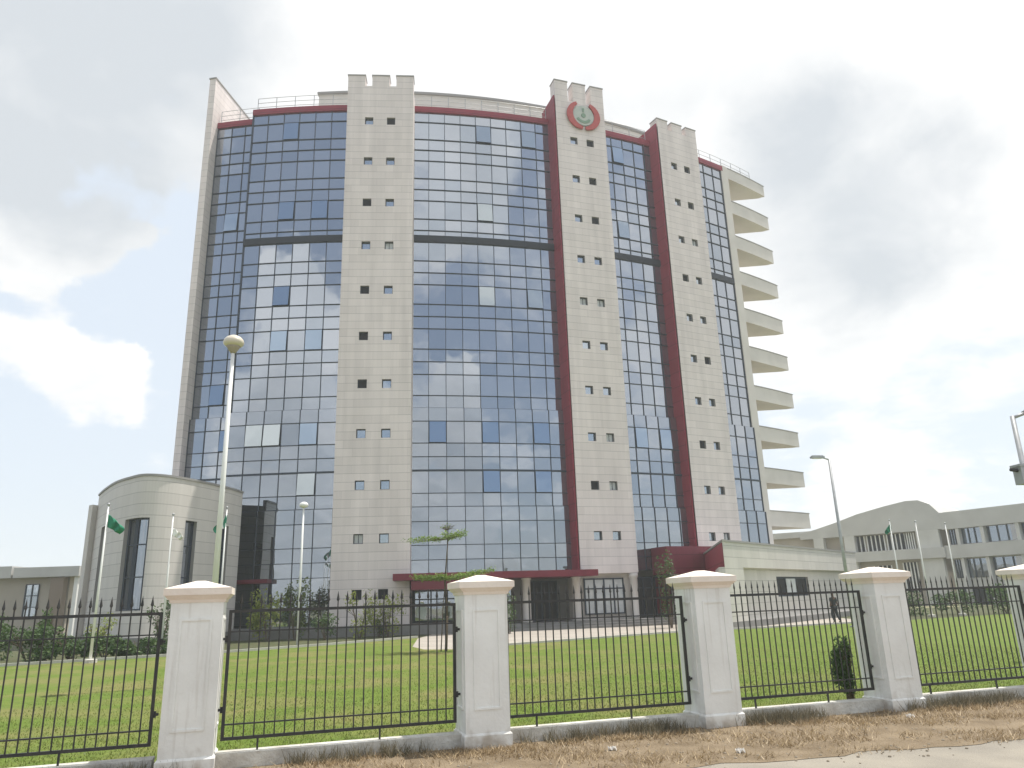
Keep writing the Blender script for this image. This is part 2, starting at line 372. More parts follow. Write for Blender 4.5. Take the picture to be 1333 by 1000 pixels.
for sx in (-1, 1):
    r = MB(); r.box((sx*PW/2, 0, 1.02), (.035, .035, 1.475))
    for z in (1.42, .62): r.box((sx*(PW/2+.035), 0, z), (.07, .02, .03)); r.tube((sx*(PW/2+.03), 0, z-.035), (sx*(PW/2+.03), 0, z+.035), .016, n=6)
    r.build('stile', BLACK, pan)
for sx in (-.95, .42):
    r = MB(); r.box((sx, 0, .225), (.022, .022, .14)); r.build('foot', BLACK, pan)
pk = MB(); pk.box((0, 0, 1.0), (.0145, .0145, 1.42)); pk.box((0, 0, 1.77), (.013, .013, .14))
pk.v += [(-.018, 0, 1.845), (.018, 0, 1.845), (0, -.012, 1.845), (0, .012, 1.845), (0, 0, 1.955), (0, 0, 1.81)]
n0 = len(pk.v)-6; pk.f += [(n0, n0+2, n0+4), (n0+2, n0+1, n0+4), (n0+1, n0+3, n0+4), (n0+3, n0, n0+4), (n0+2, n0, n0+5), (n0+1, n0+2, n0+5), (n0+3, n0+1, n0+5), (n0, n0+3, n0+5)]; pk.m += [0]*8
p0 = None
for k in range(NB):
    x = -PW/2+(k+1)*PW/(NB+1)
    if p0 is None: p0 = pk.build('picket', BLACK, pan); p0.location.x = x
    else:
        c = p0.copy(); COL.objects.link(c); c.location.x = x
km = kidmap()
pan.scale.x = PSC(0)
for i, lb in ((-1, 'black iron railing panel at the left frame edge, with the hedge behind it'),
              (1, 'black iron railing panel between the tree pillar and the red block pillar'),
              (2, 'black iron railing panel in front of the low annex, with the slim bush behind it'),
              (3, 'black iron railing panel before the curved roof building, nearest the right frame edge')):
    copy_tree(pan, tuple(PMID(i)), FA, lb, km).scale.x = PSC(i)
GW = 'low walls under the railing'
lwl = MB(); lwl.prism([(-1.335, -.13), (1.335, -.13), (1.335, .13), (-1.335, .13)], -.02, .16); 
low = lwl.build('low_wall', CONC); low.location = PMID(0); low.scale.x = PSC(0)*1.04; low.rotation_euler = (0, 0, FA)
tag(low, 'low stained concrete wall under the railing between the annex pillar and the tree pillar', 'low wall', GW)
for i, lb in ((-1, 'low stained concrete wall under the railing at the left frame edge'), (1, 'low whitish concrete wall under the railing right of the tree pillar'),
              (2, 'low concrete wall with weeds at its foot, under the railing before the low annex'), (3, 'low concrete wall under the railing nearest the right frame edge')):
    c = low.copy(); COL.objects.link(c); c.location = PMID(i); c.scale.x = PSC(i)*1.04; c['label'] = lb

# ------------------------------------------------------------------ main tower
CX, CY = -14., 110.2
def pc(ph, r): a = rad(ph); return (CX+r*sin(a), CY-r*cos(a))
def arc(p0, p1, r, st=1.2):
    n = max(1, int(round(abs(p1-p0)/st))); return [pc(p0+(p1-p0)*i/n, r) for i in range(n+1)]
def band(mb, p0, p1, ri, ro, z0, z1, mi=None, st=1.2):
    o, i = arc(p0, p1, ro, st), arc(p0, p1, ri, st)
    for k in range(len(o)-1):
        a, b, c, d = o[k], o[k+1], i[k+1], i[k]
        mb.face([(*a, z0), (*b, z0), (*b, z1), (*a, z1)], mi); mb.face([(*a, z1), (*b, z1), (*c, z1), (*d, z1)], mi)
        mb.face([(*c, z0), (*d, z0), (*d, z1), (*c, z1)], mi); mb.face([(*b, z0), (*a, z0), (*d, z0), (*c, z0)], mi)
    for A, B in ((i[0], o[0]), (o[-1], i[-1])): mb.face([(*A, z0), (*B, z0), (*B, z1), (*A, z1)], mi)
TW = thing('office_tower', (-2, 56, 0), 'tall curved office tower of blue mirrored glass with three beige battlemented shafts and red fins', 'building')

# body, roof, end wall
b = MB(); b.prism(arc(-5.4, 34.85, 58.6) + arc(34.85, -8.5, 44) + arc(-8.5, -5.5, 57.6), 0, 39.0); b.build('body', PLAIN, TW)
b = MB(); band(b, -8.8, -5.4, 44, 58.9, 39.0, 39.2); band(b, -5.4, 34.9, 44, 59.95, 39.0, 39.2); b.build('roof', ROOFG, TW)
b = MB(); b.prism([pc(-9.3, 59.8), pc(-8.8, 59.8), pc(-8.9, 43.5), pc(-9.55, 43.5)], 0, 43.1); ew = b.build('end_wall', CLAD, TW)
b = MB(); b.prism([pc(-9.35, 59.85), pc(-8.75, 59.85), pc(-8.85, 43.4), pc(-9.6, 43.4)], 43.1, 43.22); b.build('coping', COPE, ew)
b = MB(); band(b, -2, 31, 50, 55, 39.2, 44.4); pent = b.build('penthouse', PLAIN, TW)
b = MB(); band(b, -2.1, 31.1, 49.8, 55.2, 44.4, 44.6); b.build('coping', COPE, pent)

# curtain walls
TOPS = [39.0] + [38.1-3.45*k for k in range(10)] + [3.6]          # 38.1 .. 7.05
OPEN = [(-2.22, 23.7, 0), (-2.25, 20.3, 0), (.12, 20.2, 0), (-.05, 13.4, 0), (-.09, 9.7, 1), (-2.3, 37, 0), (-2.4, 30.5, 0), (-.2, 30.5, 0), (-3.47, 13.4, 1), (-2.44, 13.4, 1),
        (11.93, 37.2, 1), (15.54, 37.4, 1), (12.03, 30.6, 1), (11.88, 23.6, 1), (15.43, 23.6, 1), (11.83, 13.3, 0), (15.47, 13.3, 0), (11.86, 9.6, 0), (15.37, 9.6, 0), (8.4, 13, 0), (23.2, 30.6, 1), (24.9, 13.3, 0), (-7.3, 16.7, 0), (-7.3, 30.5, 0), (-6.4, 12.9, 0), (23.0, 38, 0), (23.0, 13.3, 0)]
PROUD = [(15.0, 0), (8.05, .28), (0, .5)]
def off(z):
    return 0 if z > 14.9 else (.22 if z > 8.0 else .36)
def curtain(name, edges, r, zbot, label=None):
    cw = MB()
    root = None
    # mullions
    mu = MB()
    levels = []
    for k in range(len(TOPS)-1):
        t, bt = TOPS[k], TOPS[k+1]
        if k == 0: levels += [(t, bt)]
        else: levels += [(t, t-1.55), (t-1.55, t-2.5), (t-2.5, bt)]
    if zbot < 3.6: levels += [(3.6, 2.2), (2.2, zbot)]
    for t, bt in levels:
        o = off((t+bt)/2)
        for e in edges:
            x, y = pc(e, r+o-.02); mu.box((x, y, (t+bt)/2), (.042, .10, t-bt), rad(e))
        th = .042
        if abs(bt-15.0) < .4 or abs(bt-10.5) < .1 or abs(bt-8.0) < .2: th = .12
        for k in range(len(edges)-1):
            A, B = pc(edges[k], r+o), pc(edges[k+1], r+o); d = math.dist(A, B); an = math.atan2(B[1]-A[1], B[0]-A[0])
            mx, my = (A[0]+B[0])/2, (A[1]+B[1])/2
            mu.box((mx, my, bt), (d, .096, th), an)
    wall = mu.build('curtain_wall', DARKFR, TW)
    if label: wall['label'] = label
    # dark strip carrying the shade of the recessed gap in its colour
    if name != 'side':
        sp = MB()
        for k in range(len(edges)-1):
            A, B = pc(edges[k], r+.02), pc(edges[k+1], r+.02); d = math.dist(A, B)
            sp.box(((A[0]+B[0])/2, (A[1]+B[1])/2, 28.0), (d, .16, .52), math.atan2(B[1]-A[1], B[0]-A[0]))
        sp.build('shadow_gap_strip', GAPDARK, wall)
    for k in range(len(TOPS)-1 + (1 if zbot < 3.6 else 0)):
        gl = MB()
        if k == len(TOPS)-1: lv = [(3.6, 2.2), (2.2, zbot)]
        else:
            t, bt = TOPS[k], TOPS[k+1]; lv = [(t, bt)] if k == 0 else [(t, t-1.55), (t-1.55, t-2.5), (t-2.5, bt)]
        for t, bt in lv:
            o = off((t+bt)/2)
            for c in range(len(edges)-1):
                A, B = Vector((*pc(edges[c], r+o-.03), 0)), Vector((*pc(edges[c+1], r+o-.03), 0)); pm = (edges[c]+edges[c+1])/2
                vent = None
                for op, oz, kind in OPEN:
                    if edges[c] < op < edges[c+1] and bt < oz < t: vent = kind
                dv = Vector((B.x-A.x, B.y-A.y, 0)).normalized(); nv = Vector((dv.y, -dv.x, 0)); cm = (A+B)/2; hw = (B-A).length/2
                if vent is None:
                    ax, ay = random.gauss(0, .0028), random.gauss(0, .0028)
                    q = []
                    for sx, z in ((-1, bt), (1, bt), (1, t), (-1, t)):
                        p = cm + dv*(sx*hw) + nv*(sx*hw*ax + (z-(t+bt)/2)*ay); q.append((p.x, p.y, z))
                    gl.face(q, random.choice((0, 0, 0, 1, 1, 2)))
                else:
                    ow = random.uniform(.10, .2)
                    vb = MB(); h2 = hw-.05
                    q = []
                    for sx, z, ou in ((-1, bt+.04, ow), (1, bt+.04, ow), (1, t-.04, .07), (-1, t-.04, .07)):
                        p = cm + dv*(sx*h2) + nv*ou; q.append(Vector((p.x, p.y, z)))
                    back = [p - nv*.045 for p in q]
                    for i in range(4):
                        j = (i+1) % 4; vb.face([q[i], back[i], back[j], q[j]], 0)
                    vb.face([p+nv*.003 for p in q], 1); vb.face(back[::-1], 0)
                    gl.face([(cm+dv*(sx*hw)).to_tuple()[:2] + (z,) for sx, z in ((-1, bt), (1, bt), (1, t), (-1, t))], 3)
                    vo = vb.build('awning_window', [DARKFR, GLPALE if vent == 1 else GLBLUE], wall)
        gl.build('glazing', GLASS+[DARKIN], wall)
    return wall
def lin(a, st, n, *extra): return [a+st*i for i in range(n)]
curtain('side', [-8.8, -7.6, -6.5, -5.42], 58.9, .6)
curtain('left', [-5.4, -4.2, -3.0, -1.82, -.62, .58, 1.78, 2.2], 60, .6)
curtain('middle', [6.6+1.172*i for i in range(10)], 60, 3.6)
curtain('right', [21.2, 21.45, 22.48, 23.5, 24.52, 25.54, 26.25], 60, 3.6)
curtain('end', [30.3, 30.9, 31.95, 33.05, 34.1], 60, 3.6)
b = MB(); b.prism([pc(-5.42, 60.06), pc(-5.34, 60.06), pc(-5.34, 58.5), pc(-5.42, 58.5)], .6, 39.0); b.build('corner_post', DARKFR, TW)
# red eaves band and railing
for p0_, p1_, r in ((-8.8, -5.44, 58.9), (-5.4, 2.2, 60), (6.6, 17.15, 60), (21.15, 26.2, 60), (30.2, 34.3, 60)):
    b = MB(); band(b, p0_, p1_, r-.4, r+.12, 39.0, 39.48); b.build('eaves_band', RED, TW)
for p0_, p1_, r in ((-8.7, -5.6, 58.7), (-5.2, 2.0, 59.75), (6.7, 17.0, 59.75), (21.3, 26, 59.75), (30.7, 38.9, 59.6)):
    b = MB(); n = max(2, int((p1_-p0_)/1.25))
    zb = 39.2
    for i in range(n+1):
        x, y = pc(p0_+(p1_-p0_)*i/n, r); b.tube((x, y, zb), (x, y, 40.72), .028, n=5)
    for z in (40.72, 40.3, 39.9):
        A = arc(p0_, p1_, r)
        for i in range(len(A)-1): b.tube((*A[i], z), (*A[i+1], z), .022, n=5)
    b.build('roof_railing', STEEL, TW)
# end pier and side strip
b = MB(); band(b, 34.12, 34.95, 58.5, 60.1, 0, 39.6, st=.5); b.build('end_pier', PLAIN, TW)
b = MB(); b.prism([pc(34.97, 59.85), pc(35.28, 59.75), pc(35.28, 59.2), pc(34.97, 59.2)], 4.6, 38.6); b.build('side_reveal', SALMON, TW)

# shafts
def holed(mb, A, dv, W, z0, z1, holes, depth, mi=0, mr=1):
    """a flat wall with real recesses"""
    nv = Vector((-dv.y, dv.x, 0))                         # inward
    xs = sorted({0, W, *[h[0] for h in holes], *[h[1] for h in holes]}); zs = sorted({z0, z1, *[h[2] for h in holes], *[h[3] for h in holes]})
    P = lambda x, z, d=0: tuple(A + dv*x + nv*d + Vector((0, 0, z)))
    for i in range(len(xs)-1):
        for k in range(len(zs)-1):
            xm, zm = (xs[i]+xs[i+1])/2, (zs[k]+zs[k+1])/2
            if any(h[0] < xm < h[1] and h[2] < zm < h[3] for h in holes): continue
            mb.face([P(xs[i], zs[k]), P(xs[i+1], zs[k]), P(xs[i+1], zs[k+1]), P(xs[i], zs[k+1])], mi)
    for x0, x1, a, c in holes:
        for q in ([(x0, a), (x0, c)], [(x0, c), (x1, c)], [(x1, c), (x1, a)], [(x1, a), (x0, a)]):
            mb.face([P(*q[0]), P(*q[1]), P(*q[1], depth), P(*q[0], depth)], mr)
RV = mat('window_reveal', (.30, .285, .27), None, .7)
wins = {}
def window_mesh(kind):
    m = MB(); S = .62; d = .05
    for c, dd in (((0, 0, S/2-d/2), (S, .06, d)), ((0, 0, -S/2+d/2), (S, .06, d)), ((-S/2+d/2, 0, 0), (d, .06, S-2*d)), ((S/2-d/2, 0, 0), (d, .06, S-2*d))): m.box(c, dd, mi=0)
    m.box((.0, 0, 0), (.03, .05, S-2*d), mi=0) if kind == 2 else None
    m.box((0, .02, 0), (S-2*d, .02, S-2*d), mi=1)
    me = bpy.data.meshes.new('window'); me.from_pydata(m.v, [], m.f); me.materials.append(DARKFR)
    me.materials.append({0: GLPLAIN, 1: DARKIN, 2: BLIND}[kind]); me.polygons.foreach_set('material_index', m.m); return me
WM = [window_mesh(k) for k in range(3)]
def shaft(phL, phR, ztop, zgap, zbase, nrow0, darks, red, rr=61.8):
    A = Vector((*pc(phL, rr), 0)); B = Vector((*pc(phR, rr), 0)); W = (B-A).length; dv = (B-A).normalized(); nv = Vector((-dv.y, dv.x, 0))
    holes = []; WP = []
    for k in range(11):
        zc = 36.85-3.44*k
        if zc < zbase+.6: continue
        for fx in (.335, .665):
            x = W*fx; holes.append((x-.31, x+.31, zc-.31, zc+.31)); WP.append((x, zc, k))
    m = MB(); holed(m, A, dv, W, zbase, zgap, holes, .28)
    # flanks and top
    D = 2.6
    P = lambda x, d: (A + dv*x + nv*d)
    for x, sgn in ((0, 0), (W, 1)):
        if red and x == 0: continue
        p, q = P(x, 0), P(x, D); qs = [(p.x, p.y, zbase), (q.x, q.y, zbase), (q.x, q.y, zgap), (p.x, p.y, zgap)]
        m.face(qs, 0)
    c = [P(0, 0), P(W, 0), P(W, D), P(0, D)]
    m.face([(p.x, p.y, zbase) for p in c[::-1]], 0); m.face([(p.x, p.y, zgap) for p in c], 0)
    q0, q1 = c[3], c[2]; m.face([(q1.x, q1.y, zbase), (q0.x, q0.y, zbase), (q0.x, q0.y, zgap), (q1.x, q1.y, zgap)], 0)
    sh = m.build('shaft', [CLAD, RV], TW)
    mw = W*.262
    for i in range(3):
        x = mw/2 + i*(W-mw)/2
        mm = MB(); c = P(x, .45); an = math.atan2(dv.y, dv.x); mm.box((c.x, c.y, (zgap+ztop)/2), (mw, .9, ztop-zgap), an)
        me_ = mm.build('merlon', CLAD, sh)
        mm = MB(); mm.box((c.x, c.y, ztop+.05), (mw+.1, 1.0, .1), an); mm.build('merlon_cap', COPE, sh) if False else None
        cp = MB(); cp.box((c.x, c.y, ztop+.05), (mw+.08, .98, .1), an); cp.build('coping', COPE, sh)
    for x, zc, k in WP:
        right = x > W/2
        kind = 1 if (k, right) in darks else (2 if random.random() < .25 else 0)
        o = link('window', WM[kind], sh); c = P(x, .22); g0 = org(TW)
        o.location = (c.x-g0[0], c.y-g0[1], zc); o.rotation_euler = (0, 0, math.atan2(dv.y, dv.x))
    if red:
        r_ = MB(); p, q = P(-.12, .1), P(-.12, D); p2, q2 = P(-.005, .1), P(-.005, D)
        r_.prism([(p.x, p.y), (p2.x, p2.y), (q2.x, q2.y), (q.x, q.y)], 0 if red == 2 else zbase-.2, zgap+.35); r_.build('red_fin', RED, TW)
    return A, dv, nv, W
shaft(2.05, 6.65, 40.85, 39.95, .3, 0, {(2, False), (4, False), (5, False), (6, False), (10, False), (10, True), (0, True), (3, False) if False else (99, 0)}, 0)
A2, dv2, nv2, W2 = shaft(17.2, 21.2, 42.25, 40.5, 3.4, 0, {(8, False), (0, True), (1, True), (2, True)}, 1, 61.5)
shaft(26.3, 30.3, 41.1, 40.3, 3.4, 0, {(0, True), (1, True), (3, False), (5, True), (7, False)}, 2, 61.15)
# emblem on the middle shaft
c0 = A2 + dv2*(W2*.545) + nv2*(-.09); cz = 39.25
def pt(r, a, d): p = c0 + dv2*(r*sin(a)) - nv2*d; return (p.x, p.y, cz + r*cos(a))
def ringseg(mb, r0, r1, a0, a1, d0, d1, n=20, mi=0, taper=False):
    for i in range(n):
        u, v = a0+(a1-a0)*i/n, a0+(a1-a0)*(i+1)/n
        f0 = (1-.55*(2*i/n-1)**2) if taper else 1; f1 = (1-.55*(2*(i+1)/n-1)**2) if taper else 1
        m_ = (r0+r1)/2; h = (r1-r0)/2
        a_, b_, c_, d_ = pt(m_-h*f0, u, d1), pt(m_+h*f0, u, d1), pt(m_+h*f1, v, d1), pt(m_-h*f1, v, d1)
        e_, f_, g_, h_ = pt(m_-h*f0, u, d0), pt(m_+h*f0, u, d0), pt(m_+h*f1, v, d0), pt(m_-h*f1, v, d0)
        mb.face([a_, b_, c_, d_], mi); mb.face([e_, f_, b_, a_], mi); mb.face([f_, g_, c_, b_], mi); mb.face([h_, e_, a_, d_], mi)
        if i == 0: mb.face([e_, a_, b_, f_], mi)
        if i == n-1: mb.face([h_, g_, c_, d_], mi)
d_ = MB()
for i in range(28):
    u, v = 2*pi*i/28, 2*pi*(i+1)/28
    d_.face([pt(0, 0, .06), pt(.92, u, .06), pt(.92, v, .06)]); d_.face([pt(.92, u, 0), pt(.92, v, 0), pt(.92, v, .06), pt(.92, u, .06)])
emb = d_.build('emblem', EMPALE, TW)
for a0_, a1_ in ((28, 174), (186, 332)):
    em = MB(); ringseg(em, .93, 1.45, rad(a0_), rad(a1_), 0, .14, 24, 0, True); em.build('laurel_branch', EMRED, emb)
d_ = MB(); ringseg(d_, .5, .72, rad(120), rad(240), .06, .10, 10); em2 = MB(); ringseg(em2, .0, .2, rad(0), rad(360), .06, .1, 12); em2.build('emblem_boss', EMGREEN, emb)
p_ = [pt(.62, rad(a), .06) for a in (-14, 14)]; em2 = MB(); ringseg(em2, .3, .66, rad(-9), rad(9), .06, .1, 4); em2.build('emblem_spike', EMGREEN, emb); d_.build('emblem_figure', EMGREEN, emb)

# balconies
TB = [39.55] + [36.15-3.5*k for k in range(9)]
for k, zt in enumerate(TB):
    zb = zt-1.2 if k else 38.5
    fr_ = arc(34.97, 40.4, 60, 1.0); tip = fr_[-1]; bk = pc(34.97, 54.2); mid = ((tip[0]*.35+bk[0]*.65)+.6, (tip[1]*.35+bk[1]*.65))
    sl = MB()
    sl.prism(fr_ + [(tip[0]-.5, tip[1]+.35), mid, bk], zb, zb+.22)
    sb_ = sl.build('balcony', PLAIN, TW)
    pp = MB(); band(pp, 34.97, 40.4, 59.84, 60.02, zb-.012, zt, st=1.0)
    q0, q1 = Vector((*tip, 0)), Vector((*mid, 0)); dq = (q1-q0).normalized(); nq = Vector((-dq.y, dq.x, 0))
    def strip(a, b_, o1, o2): return [(a+nq*o1)[:2], (b_+nq*o1)[:2], (b_+nq*o2)[:2], (a+nq*o2)[:2]]
    pp.prism([tuple(x) for x in strip(q0-nq*.02+dq*.02, q1, -.45, -.3)], zb+.22, zt)
    pp.build('parapet', PLAIN, sb_)
    cp = MB(); band(cp, 34.9, 40.45, 59.8, 60.06, zt, zt+.07, st=1.0); cp.build('coping', COPE, sb_)

# canopy, reflected canopy strip, red block, ground floor
b = MB(); band(b, 5.75, 17.6, 61.9, 63.4, 3.2, 3.6); b.build('entrance_canopy', DRED, TW)
b = MB(); band(b, 6.75, 9.3, 58.6, 63.3, 2.62, 3.148); b.build('canopy_soffit_box', MAROON, TW)
b = MB(); band(b, 6.7, 17.1, 58.6, 61.9, 3.2, 3.58); b.build('entrance_soffit', MAROON, TW)
b = MB(); band(b, -5.2, -1.8, 60.4, 61.3, 3.35, 3.6); b.build('reflected_canopy_strip', MAROON, TW)  # added maroon strip standing in for a red canopy reflected in the glass
b = MB(); band(b, 22.9, 26.6, 60.4, 62.3, 3.25, 5.1); b.build('red_block', DRED, TW)
b = MB()
for r, z0, z1 in ((63.6, 0, .14), (63.2, .14, .28), (62.8, .28, .42)):
    band(b, 9.5, 26, 58.7, r, z0, z1)
band(b, -5.6, 9.4, 58.7, 62.9, 0, .62); b.build('plinth', GREYPL, TW)
band_w = MB(); band(band_w, 6.7, 26, 58.6, 58.9, .42, 3.2); band_w.build('ground_floor_wall', GREYPL, TW)
for ph in (13.7, 16.9, 20.9, 24.0):
    b = MB(); x, y = pc(ph, 61.3); b.lathe((x, y, .42), [(.34, 0), (.34, .15), (.27, .2), (.27, 2.65), (.33, 2.7), (.33, 2.95)], 16); b.build('column', PLAIN, TW, True)
def gf(name, p0_, p1_, z0, z1, m, r=59.1, mull=3):
    b = MB(); b.cur = 0
    A, B = Vector((*pc(p0_, r), 0)), Vector((*pc(p1_, r), 0)); d = (B-A); an = math.atan2(d.y, d.x); c = (A+B)/2; L_ = d.length
    b.box((c.x, c.y, (z0+z1)/2), (L_, .06, z1-z0), an, 1)
    nv = Vector((sin(an), -cos(an), 0))
    for i in range(mull+1):
        p = A + d*(i/mull) + nv*.05; b.box((p.x, p.y, (z0+z1)/2), (.09, .08, z1-z0+.1), an, 0)
    for z in (z0, z1, z0+(z1-z0)*.72): b.box((c.x+nv.x*.048, c.y+nv.y*.048, z), (L_, .07, .08), an, 0)
    o = b.build(name, [DARKFR, m], TW); return o
gf('entrance_door', 14.2, 16.3, .44, 3.0, DARKIN, mull=4)
gf('shop_window', 6.9, 13.2, .7, 2.6, GLASS[0], 59.2, 6)
gf('curtained_window', 17.6, 20.3, .8, 3.05, BLIND, 60.9, 4)
gf('maroon_shutter', 23.2, 25.9, .6, 3.1, MAROON, 60.0, 2)
gf('side_window', 21.4, 22.8, .6, 3.1, DARKIN, 60.3, 2)
b = MB(); band(b, 17.2, 21.2, 59.0, 60.8, .42, 3.4); b.build('ground_floor_pier', PLAIN, TW)

# ------------------------------------------------------------------ round annex
CPT = [np.array(p) for p in ((-28, 49.5), (-26.3, 47.2), (-24.8, 45.1), (-22.9, 42.7), (-21.4, 41.3), (-20.15, 40.5), (-19.1, 41.2), (-18.3, 43.3), (-17.7, 45.8), (-17.5, 48), (-17.6, 51))]
def catmull(P, n=8):
    o = []
    for i in range(1, len(P)-2):
        a, b, c, d = P[i-1:i+3]
        for k in range(n):
            t = k/n; o.append(.5*(2*b+(c-a)*t+(2*a-5*b+4*c-d)*t*t+(3*b-a-3*c+d)*t**3))
    o.append(P[-2]); return o
DC = [(-18.2, 50.0) if False else tuple(p) for p in catmull(CPT)]
RA = thing('round_annex', (-21, 46, 0), 'low rounded beige annex with tall narrow windows left of the glass tower', 'building')
ZT = 8.95
WIN = [(9, 12), (24, 35), (45, 48), (55, 58)]
wl = MB()
def inw(i, d):
    a, b = DC[max(0, i-1)], DC[min(len(DC)-1, i+1)]; t = np.array(b)-np.array(a); t = t/np.linalg.norm(t); n = np.array([-t[1], t[0]])
    p = np.array(DC[i])+n*d; return (p[0], p[1])
for i in range(len(DC)-1):
    zs = [(.55, ZT)]
    for a, c in WIN:
        if a <= i < c: zs = [(.55, 1.9), (6.7, ZT)]
    for z0, z1 in zs: wl.face([(*DC[i], z0), (*DC[i+1], z0), (*DC[i+1], z1), (*DC[i], z1)])
for a, c in WIN:
    for i in (a, c): wl.face([(*DC[i], 1.9), (*DC[i], 6.7), (*inw(i, .35), 6.7), (*inw(i, .35), 1.9)], 1)
    for i in range(a, c):
        for z in (1.9, 6.7): wl.face([(*DC[i], z), (*DC[i+1], z), (*inw(i+1, .35), z), (*inw(i, .35), z)], 1)
cap = [(*p, ZT-.3) for p in DC] + [(-22.5, 52, ZT-.3), (-27, 52, ZT-.3)]; wl.face(cap, 2)
wa = wl.build('wall', [CLADG, RV, ROOFG], RA, False)
b = MB()
for i in range(len(DC)-1):
    o0, o1 = inw(i, -.06), inw(i+1, -.06); n0_, n1_ = inw(i, .25), inw(i+1, .25)
    b.face([(*o0, ZT), (*o1, ZT), (*o1, ZT+.12), (*o0, ZT+.12)]); b.face([(*o0, ZT+.12), (*o1, ZT+.12), (*n1_, ZT+.12), (*n0_, ZT+.12)]); b.face([(*n0_, ZT-.3), (*n1_, ZT-.3), (*n1_, ZT+.12), (*n0_, ZT+.12)]); b.face([(*o0, ZT), (*o1, ZT), (*n1_, ZT), (*n0_, ZT)])
b.build('coping', COPE, RA)
b = MB(); 
for i in range(len(DC)-1):
    b.face([(*inw(i, -.12), 0), (*inw(i+1, -.12), 0), (*inw(i+1, -.12), .55), (*inw(i, -.12), .55)]); b.face([(*inw(i, -.12), .55), (*inw(i+1, -.12), .55), (*DC[i+1], .55), (*DC[i], .55)])
b.build('plinth', GREYPL, RA)
for a, c in WIN:
    b = MB()
    for i in range(a, c): b.face([(*inw(i, .3), 1.9), (*inw(i+1, .3), 1.9), (*inw(i+1, .3), 6.7), (*inw(i, .3), 6.7)], 1)
    cols = [a, c] + ([a+4, a+5] if c-a > 6 else [])
    for i in cols:
        p = inw(i, .27); b.box((*p, 4.3), (.10, .10, 4.8), mi=0)
    for z in (1.95, 3.6, 5.3, 6.65):
        for i in range(a, c):
            p, q = inw(i, .27), inw(i+1, .27); b.tube((*p, z), (*q, z), .045, n=4, mi=0)
    b.build('tall_window', [DARKFR, GLASS[0] if c-a > 6 else GLASS[2]], RA)
b = MB(); b.prism([(-26.2, 46.6), (-25.9, 46.35), (-25.2, 47.4), (-25.5, 47.7)], 0, 8.3) if False else None
sl = MB(); sl.prism([(-26.75, 47.0), (-26.35, 46.7), (-25.3, 50.5), (-25.9, 50.7)], 0, 8.35); sl.build('end_slab', PLAIN, RA)

# ------------------------------------------------------------------ right annex
AN = thing('annex_building', (16, 48, 0), 'low pale annex with a red side wall and a deep parapet, right of the tower', 'building')
a0 = Vector((11.15, 41.6, 0)); a1 = Vector((26.3, 60, 0)); ad = (a1-a0).normalized(); ai = Vector((-ad.y, ad.x, 0)); AL = (a1-a0).length
def ap(x, d, z): p = a0+ad*x+ai*d; return (p.x, p.y, z)
def apr(mb, x0, x1, d0, d1, z0, z1, mi=None): mb.prism([ap(x0, d0, 0)[:2], ap(x1, d0, 0)[:2], ap(x1, d1, 0)[:2], ap(x0, d1, 0)[:2]], z0, z1, mi)
m = MB(); WX = (8.0, 13.6)
holed(m, a0+ai*.35, ad, AL, .35, 3.2, [(WX[0], WX[1], 1.55, 2.75)], .25); 
for q in ([ap(0, .35, 0), (13.6, 54.4)], [(13.6, 54.4), ap(AL, 9, 0)], [ap(AL, 9, 0), ap(AL, .35, 0)]):
    m.face([(*q[0][:2], 0), (*q[1][:2], 0), (*q[1][:2], 3.2), (*q[0][:2], 3.2)], 0)
m.build('wall', [CLADG, RV], AN)
m = MB(); apr(m, 0, 2.4, 0, .348, .35, 3.2); m.build('corner_pier', CLADG, AN)
m = MB(); m.prism([ap(0, 0, 0)[:2], ap(AL, 0, 0)[:2], ap(AL, 9, 0)[:2], (13.6, 54.4)], 3.2, 4.55); rf = m.build('roof_parapet', CLADG, AN)
m = MB(); m.prism([ap(-.12, -.05, 0)[:2], ap(AL+.05, -.05, 0)[:2], ap(AL, 9, 0)[:2], (13.5, 54.4), (13.15, 54.4)], 4.55, 4.66); m.build('coping', COPE, rf)
m = MB(); apr(m, AL, AL+1.2, .4, 8, 0, 4.2); m.build('end_block', PLAIN, AN)
m = MB(); apr(m, 0, AL, -.02, .35, 0, .345); m.build('plinth', GREYPL, AN)
m = MB(); m.prism([(11.13, 41.62), (11.27, 41.78), (13.35, 54.4), (13.2, 54.4)][::-1], 0, 4.5); m.build('red_side_wall', RED, AN)
m = MB(); apr(m, WX[0], WX[1], .55, .58, 1.55, 2.75, 1)
for x in (8.04, 9.9, 11.7, 13.56): apr(m, x-.05, x+.05, .5, .56, 1.55, 2.75, 0)
for z in (1.6, 2.7): apr(m, WX[0], WX[1], .505, .555, z-.05, z+.05, 0)
wn = m.build('window', [DARKFR, DARKIN], AN)
m = MB()
apr(m, 10.0, 11.6, .5, .53, 1.66, 2.64); m.build('blind', BLIND, wn)

